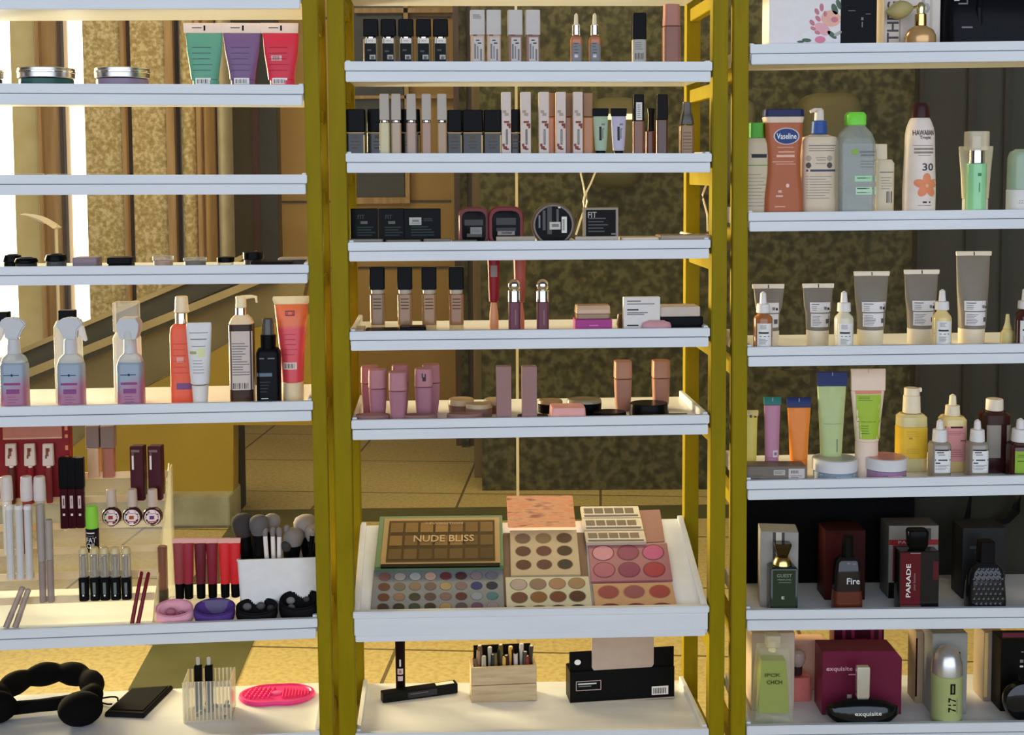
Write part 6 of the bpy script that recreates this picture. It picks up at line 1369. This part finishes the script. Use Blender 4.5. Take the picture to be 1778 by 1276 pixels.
# ---- fifth shelf: perfumes
i = It('perfume_box', 'silver textured perfume carton with dark bands, behind the dark green perfume', 'box', (BR, 4), 1354, .05, 30, rot=-7)
i.part('box_body', K(136, 134, 132, .35), [(None, 66, 52), (916, 66, 52)], 'b'); i.lab(917, 1058, -32, 32, None, [(985, -11, -6, 136, K(66, 62, 60)), (985, 4, 9, 136, K(66, 62, 60)), (985, -6, 4, 136, K(176, 170, 160))], name='dark_bands')
i = It('perfume_bottle', 'dark green square perfume with a gold cap', 'perfume', (BR, 4), 1362, .018, 18)
i.part('bottle_body', K(26, 34, 26, .1), [(None, 48), (984, 48), (980, 42)], 'b', dr=.7)
i.lab(985, 1058, -20, 20, K(40, 52, 38, .2), [(1006, -10, 12, 1, PRG)], [('GUEST', 994, 6, 0, 27, K(120, 124, 112)), ('PERFUME', 1001, 3, 0, 24, K(120, 124, 112)), ('E', 1032, 5, -2, 5, PRW)])
i.part('collar', GOLD, [(980, 34), (974, 32), (966, 24)], 'o'); i.part('cap', K(66, 56, 34, .12, .8), [(966, 18), (946, 30), (942, 30)], 's', dr=.8)
i.part('cap_plate', K(240, 232, 190, .2), [(945.5, 27), (943.5, 27)], 's', dr=.8)
i = It('perfume_box', 'dark red carton behind the fire perfume', 'box', (BR, 4), 1465, .09, 30); i.part('box_body', K(44, 16, 15, .35), [(None, 71, 56), (913, 71, 56)], 'b'); i.lab(915, 1050, -34, 34, None, [(975, -34, -3, 112, K(58, 16, 15))], name='red_print')
i = It('perfume_bottle', 'black and amber perfume bottle with silver letters', 'perfume', (BR, 4), 1476, .02, 18)
i.part('bottle_body', K(86, 36, 18, .12), [(None, 52), (1035, 51), (1022, 49)], 's', dr=.65); i.part('bottle_upper', K(24, 18, 18, .12), [(1022, 49), (990, 47), (972, 42), (965, 30)], 's', dr=.65)
i.lab(968, 1020, -20, 22, None, [(974, -4, 1, 2.5, PRG), (975, 5, 12, 2, PRG)], [('Fire', 1004, 11, 7, 23, K(190, 190, 196))], name='lettering'); i.part('cap', K(16, 14, 15, .3), [(965, 20), (930, 19)])
i = It('perfume_box', 'white and red carton with a red band, behind the red and black perfume', 'box', (BR, 4), 1584, .10, 26); i.part('box_body', K(70, 68, 66, .4), [(None, 88, 50), (905, 88, 50)], 'b')
i.lab(906, 1046, -43, 43, K(120, 116, 112, .5), [(934, -43, 43, 9, K(130, 26, 32)), (970, -36, -2, 62, K(96, 26, 36)), (1028, -43, 43, 50, K(16, 15, 16)), (920, 2, 30, 20, K(60, 56, 56))], [('PARADE', 934, 5.5, -4, 46, K(170, 140, 140))])
i = It('perfume_bottle', 'half red, half black rectangular perfume bottle with vertical white letters', 'perfume', (BR, 4), 1598, .02, 16)
i.part('bottle_body', K(18, 17, 18, .15), [(None, 70), (953, 70)], 'b', dr=.42); i.lab(955, 1049, -33, 2, K(84, 18, 28, .2), [(1049, -33, 4, 6, K(90, 76, 72)), (956, -16, 2, 1.4, K(150, 130, 130))], [('PARADE', 1003, 60, -19, 8, K(206, 206, 206), True), ('pour homme', 1005, 30, -8, 6, K(120, 100, 100), True)])
i.lab(970, 1002, 24, 34, K(76, 26, 34, .2), name='red_window'); i.part('cap', K(12, 12, 13, .25), [(953, 26), (945, 35), (922, 37), (918, 34)], 's', dr=.7)
i = It('perfume_box', 'plain dark charcoal carton at the right of the perfume shelf', 'box', (BR, 4), 1706, .09, 30); i.part('box_body', K(30, 30, 32, .4), [(None, 76, 56), (908, 76, 56)], 'b'); i.lab(910, 1040, -34, 34, None, [(942, -26, 14, 5, K(58, 58, 60)), (950, -18, 4, 3, K(48, 48, 50))], name='faint_print')
i = It('perfume_bottle', 'black faceted diamond patterned perfume bottle', 'perfume', (BR, 4), 1719, .02, 18)
i.part('bottle_body', K(22, 22, 24, .12), [(None, 66), (1040, 68), (1000, 62), (984, 54), (974, 34)], 's', dr=.6)
m = MB(); S = i.S
for r in range(9):
    for c in range(7):
        y = 984 + r * 8.3; x = -25 + c * 8.3 + (r % 2) * 4
        if abs(x) > 28 - (5 if r < 2 else 0): continue
        z_ = i.z(y); yy = i.fr(x * S, z_); a = 4 * S
        m.add([(x * S - a, yy - .0002, z_), (x * S, yy - .0002, z_ - a), (x * S + a, yy - .0002, z_), (x * S, yy - .0002, z_ + a), (x * S, yy - .0022, z_)], [(0, 1, 4), (1, 2, 4), (2, 3, 4), (3, 0, 4)], K(40, 40, 44, .1))
m.build('diamond_facets', i.lo, smooth=False); i.part('cap', K(18, 18, 20, .3), [(974, 26), (938, 25)], 'c')
# dark things behind the perfumes
i = ubox('backpack', 'large black bag filling the back of the perfume shelf on the left', 'bag', (BR, 4), 1440, 296, 850, 40, .20, K(6, 6, 7, .7))
i = ubox('grey_panel', 'dim olive grey board standing at the back of the perfume shelf on the right', 'board', (BR, 4), 1690, 200, 855, 8, .245, K(40, 40, 32, .7))
e = bpy.data.objects.new('black_cable', None); COL.objects.link(e); q0 = BR.hit(1690, 1000, .22); e.location = q0; tag(e, 'thick black cable loop hanging behind the charcoal carton', 'cable')
m = MB(); m.tube([BR.hit(x, y, .215) - q0 for x, y in ((1684, 860), (1682, 885), (1678, 905), (1690, 915), (1720, 912), (1748, 902), (1764, 886), (1768, 858))], [.004, .005, .008, .007, .006, .009, .010, .008], K(12, 12, 12, .7)); m.build('cable_loop', e)

# ---- bottom shelf
i = It('perfume_box', 'white carton behind the tall yellow green perfume', 'box', (BR, 5), 1341, .10, 32); i.part('box_body', K(170, 156, 142, .45), [(None, 76, 60), (1088, 76, 60)], 'b')
i = It('perfume_bottle', 'tall flaring glass perfume with yellow green liquid', 'perfume', (BR, 5), 1346, .03, 22)
i.part('glass_body', K(190, 200, 170, .06, al=.16), [(None, 66), (1248, 70), (1236, 66), (1180, 60), (1121, 52)], 'b', dr=.6); i.part('liquid', K(128, 142, 12, .15), [(1232, 54), (1180, 49), (1142, 43)], 'b', dr=.6)
i.lab(1143, 1228, -18, 18, None, [], [('IPCK', 1165, 6, -3, 28, K(66, 74, 14)), ('CHCH', 1177, 7, 0, 27, K(50, 56, 10))], name='lettering', off=.005); i.part('neck', K(206, 196, 150, .2), [(1131, 14), (1112, 14)]); i.part('cap', K(190, 184, 160, .1, al=.5), [(1121, 24), (1100, 26)], 'c')
i = It('perfume_bottle', 'pink liquid perfume with a clear round stopper between cartons', 'perfume', (BR, 5), 1390, .14, 16); i.part('bottle_body', K(190, 100, 96, .15), [(None, 48), (1172, 46)], 's', dr=.6); i.part('neck', K(50, 30, 34, .2), [(1170, 18), (1154, 18)]); i.part('stopper', K(170, 150, 146, .1, al=.75), [(1155, 20), (1142, 30), (1132, 26), (1128, 14)], 'o')
i = It('perfume_box', 'small peach carton behind the pink perfume', 'box', (BR, 5), 1404, .20, 16); i.part('box_body', K(196, 160, 146, .45), [(None, 64, 30), (1106, 64, 30)], 'b')
i = It('perfume_box', 'burgundy carton with cut upper right corner and white lettering', 'box', (BR, 5), 1497, .075, 28)
S = i.S; z = i.z; MARO = K(96, 22, 50, .3); m = MB()
m.prism([(x * S, -28 * S, z_) for x, z_ in ((-70, 0), (70, 0), (70, z(1133)), (58, z(1120)), (-70, z(1120)))], (0, 56 * S, 0), MARO); i.lo = m.build('box_body', i.root, bevel=.001, smooth=False)
i.last = ([(0, 70 * S, 28 * S), (z(1120), 70 * S, 28 * S)], 'b', 0, 0)
i.lab(1140, 1240, -60, 60, None, [(1203, -26, -18, 18, K(180, 170, 176)), (1222, -54, 54, 1, K(60, 10, 30)), (1160, -24, -10, 2, K(170, 120, 140))], [('exquisite', 1151, 10, -40, 46, K(196, 150, 166))], name='lettering')
i.lab(1190, 1242, -44, 10, None, [(1218, -40, 0, 40, K(52, 10, 28))], name='printed_shadow') if False else None
i = It('perfume_bottle', 'boat shaped black perfume with a silver bar cap and white lettering', 'perfume', (BR, 5), 1506, .012, 18)
i.part('boat_base', K(10, 12, 12, .12), [(None, 80, 34), (1248, 110, 38), (1238, 130, 38), (1226, 128, 34), (1216, 80, 24), (1212, 40, 14)], 'o')
i.lab(1230, 1250, -36, 36, None, [], [('exquisite', 1233, 9, 6, 48, K(206, 206, 206))], name='lettering'); i.part('bar_cap', K(196, 198, 196, .2, .7), [(1214, 18), (1208, 22), (1160, 23), (1156, 22)], 'b', dr=.5)
i = It('perfume_box', 'dark striped magenta carton standing behind the burgundy one', 'box', (BR, 5), 1494, .19, 22); i.part('box_body', K(60, 10, 34, .35), [(None, 88, 34), (1080, 88, 34)], 'b')
i.lab(1085, 1200, -42, 42, None, [(1110, x, x + 6, 60, K(120, 30, 70)) for x in (-30, -14, 20, 34)] + [(1108, -14, 14, 12, K(110, 20, 50)), (1105, -10, 12, 2, K(190, 140, 150)), (1111, -8, 10, 2, K(190, 140, 150))], name='printed_stripes')
i = It('perfume_box', 'grey white open carton behind the dome capped perfume', 'box', (BR, 5), 1648, .07, 34); i.part('box_body', K(128, 130, 128, .45), [(None, 62, 66), (1088, 62, 66)], 'b'); i.lab(1118, 1130, -26, 20, None, [(1122, -22, 18, 5, K(26, 24, 26))], name='black_band')
i = It('carton', 'thin brown and cream carton edge left of the grey white carton', 'box', (BR, 5), 1603, .13, 20); i.part('box_body', K(150, 130, 106, .45), [(None, 22, 44), (1088, 22, 44)], 'b'); i.lab(1100, 1200, -11, -8, K(50, 14, 20, .4), name='dark_edge')
i = It('perfume_bottle', 'pale green frosted cylinder perfume with a silver dome cap and black numerals', 'perfume', (BR, 5), 1655, .012, 24)
i.part('bottle_body', K(150, 162, 106, .3), [(None, 50), (1247, 54), (1168, 54)], 'o'); i.lab(1175, 1240, -12, 14, None, [(1186, -3, 6, 18, K(24, 24, 20)), (1186, 0, 3, 13, K(110, 120, 80)), (1215, 9.5, 10.5, 26, K(110, 120, 76))], [('717', 1213, 26, 1, 14, K(14, 14, 14), True)], name='lettering')
i.part('dome_cap', K(176, 178, 184, .28, .75), [(1168, 54), (1150, 53), (1135, 44), (1124, 26), (1120, 10)], 'o')
i = It('carton', 'cream and grey carton standing between the green perfume and a black carton', 'box', (BR, 5), 1727, .13, 26); i.part('box_body', K(136, 122, 108, .45), [(None, 34, 50), (1088, 34, 50)], 'b'); i.lab(1090, 1200, -16, -10, K(236, 200, 120, .4), name='pale_edge')
i = It('perfume_box', 'black carton with silver letters at the right edge', 'box', (BR, 5), 1772, .08, 24); i.part('box_body', K(14, 13, 14, .35), [(None, 62, 46), (1102, 62, 46)], 'b'); i.lab(1105, 1220, -28, 28, None, [(1094, -30, 30, 8, K(90, 30, 50)), (1139, 2, 8, 5, PRG), (1148, 2, 8, 3, PRW), (1123, 4, 8, 2, PRG)], name='silver_print')
i = It('perfume_bottle', 'round black perfume bottle cut by the right edge', 'perfume', (BR, 5), 1790, .02, 18); m = MB(); S = i.S; n = 36; r = 36 * S
rg = lambda k, y: [(r * k * math.cos(2 * math.pi * j / n), y, r + r * k * math.sin(2 * math.pi * j / n)) for j in range(n)]
m.rings([rg(.7, -.016), rg(.93, -.011), rg(1, 0), rg(.93, .011), rg(.7, .016)], K(14, 14, 16, .08)); m.build('bottle_body', i.root)
m = MB(); m.box(-.008, .008, -.007, .007, 2 * r - .001, 2 * r + .012, BLACKM); m.build('cap', i.root, bevel=.001)
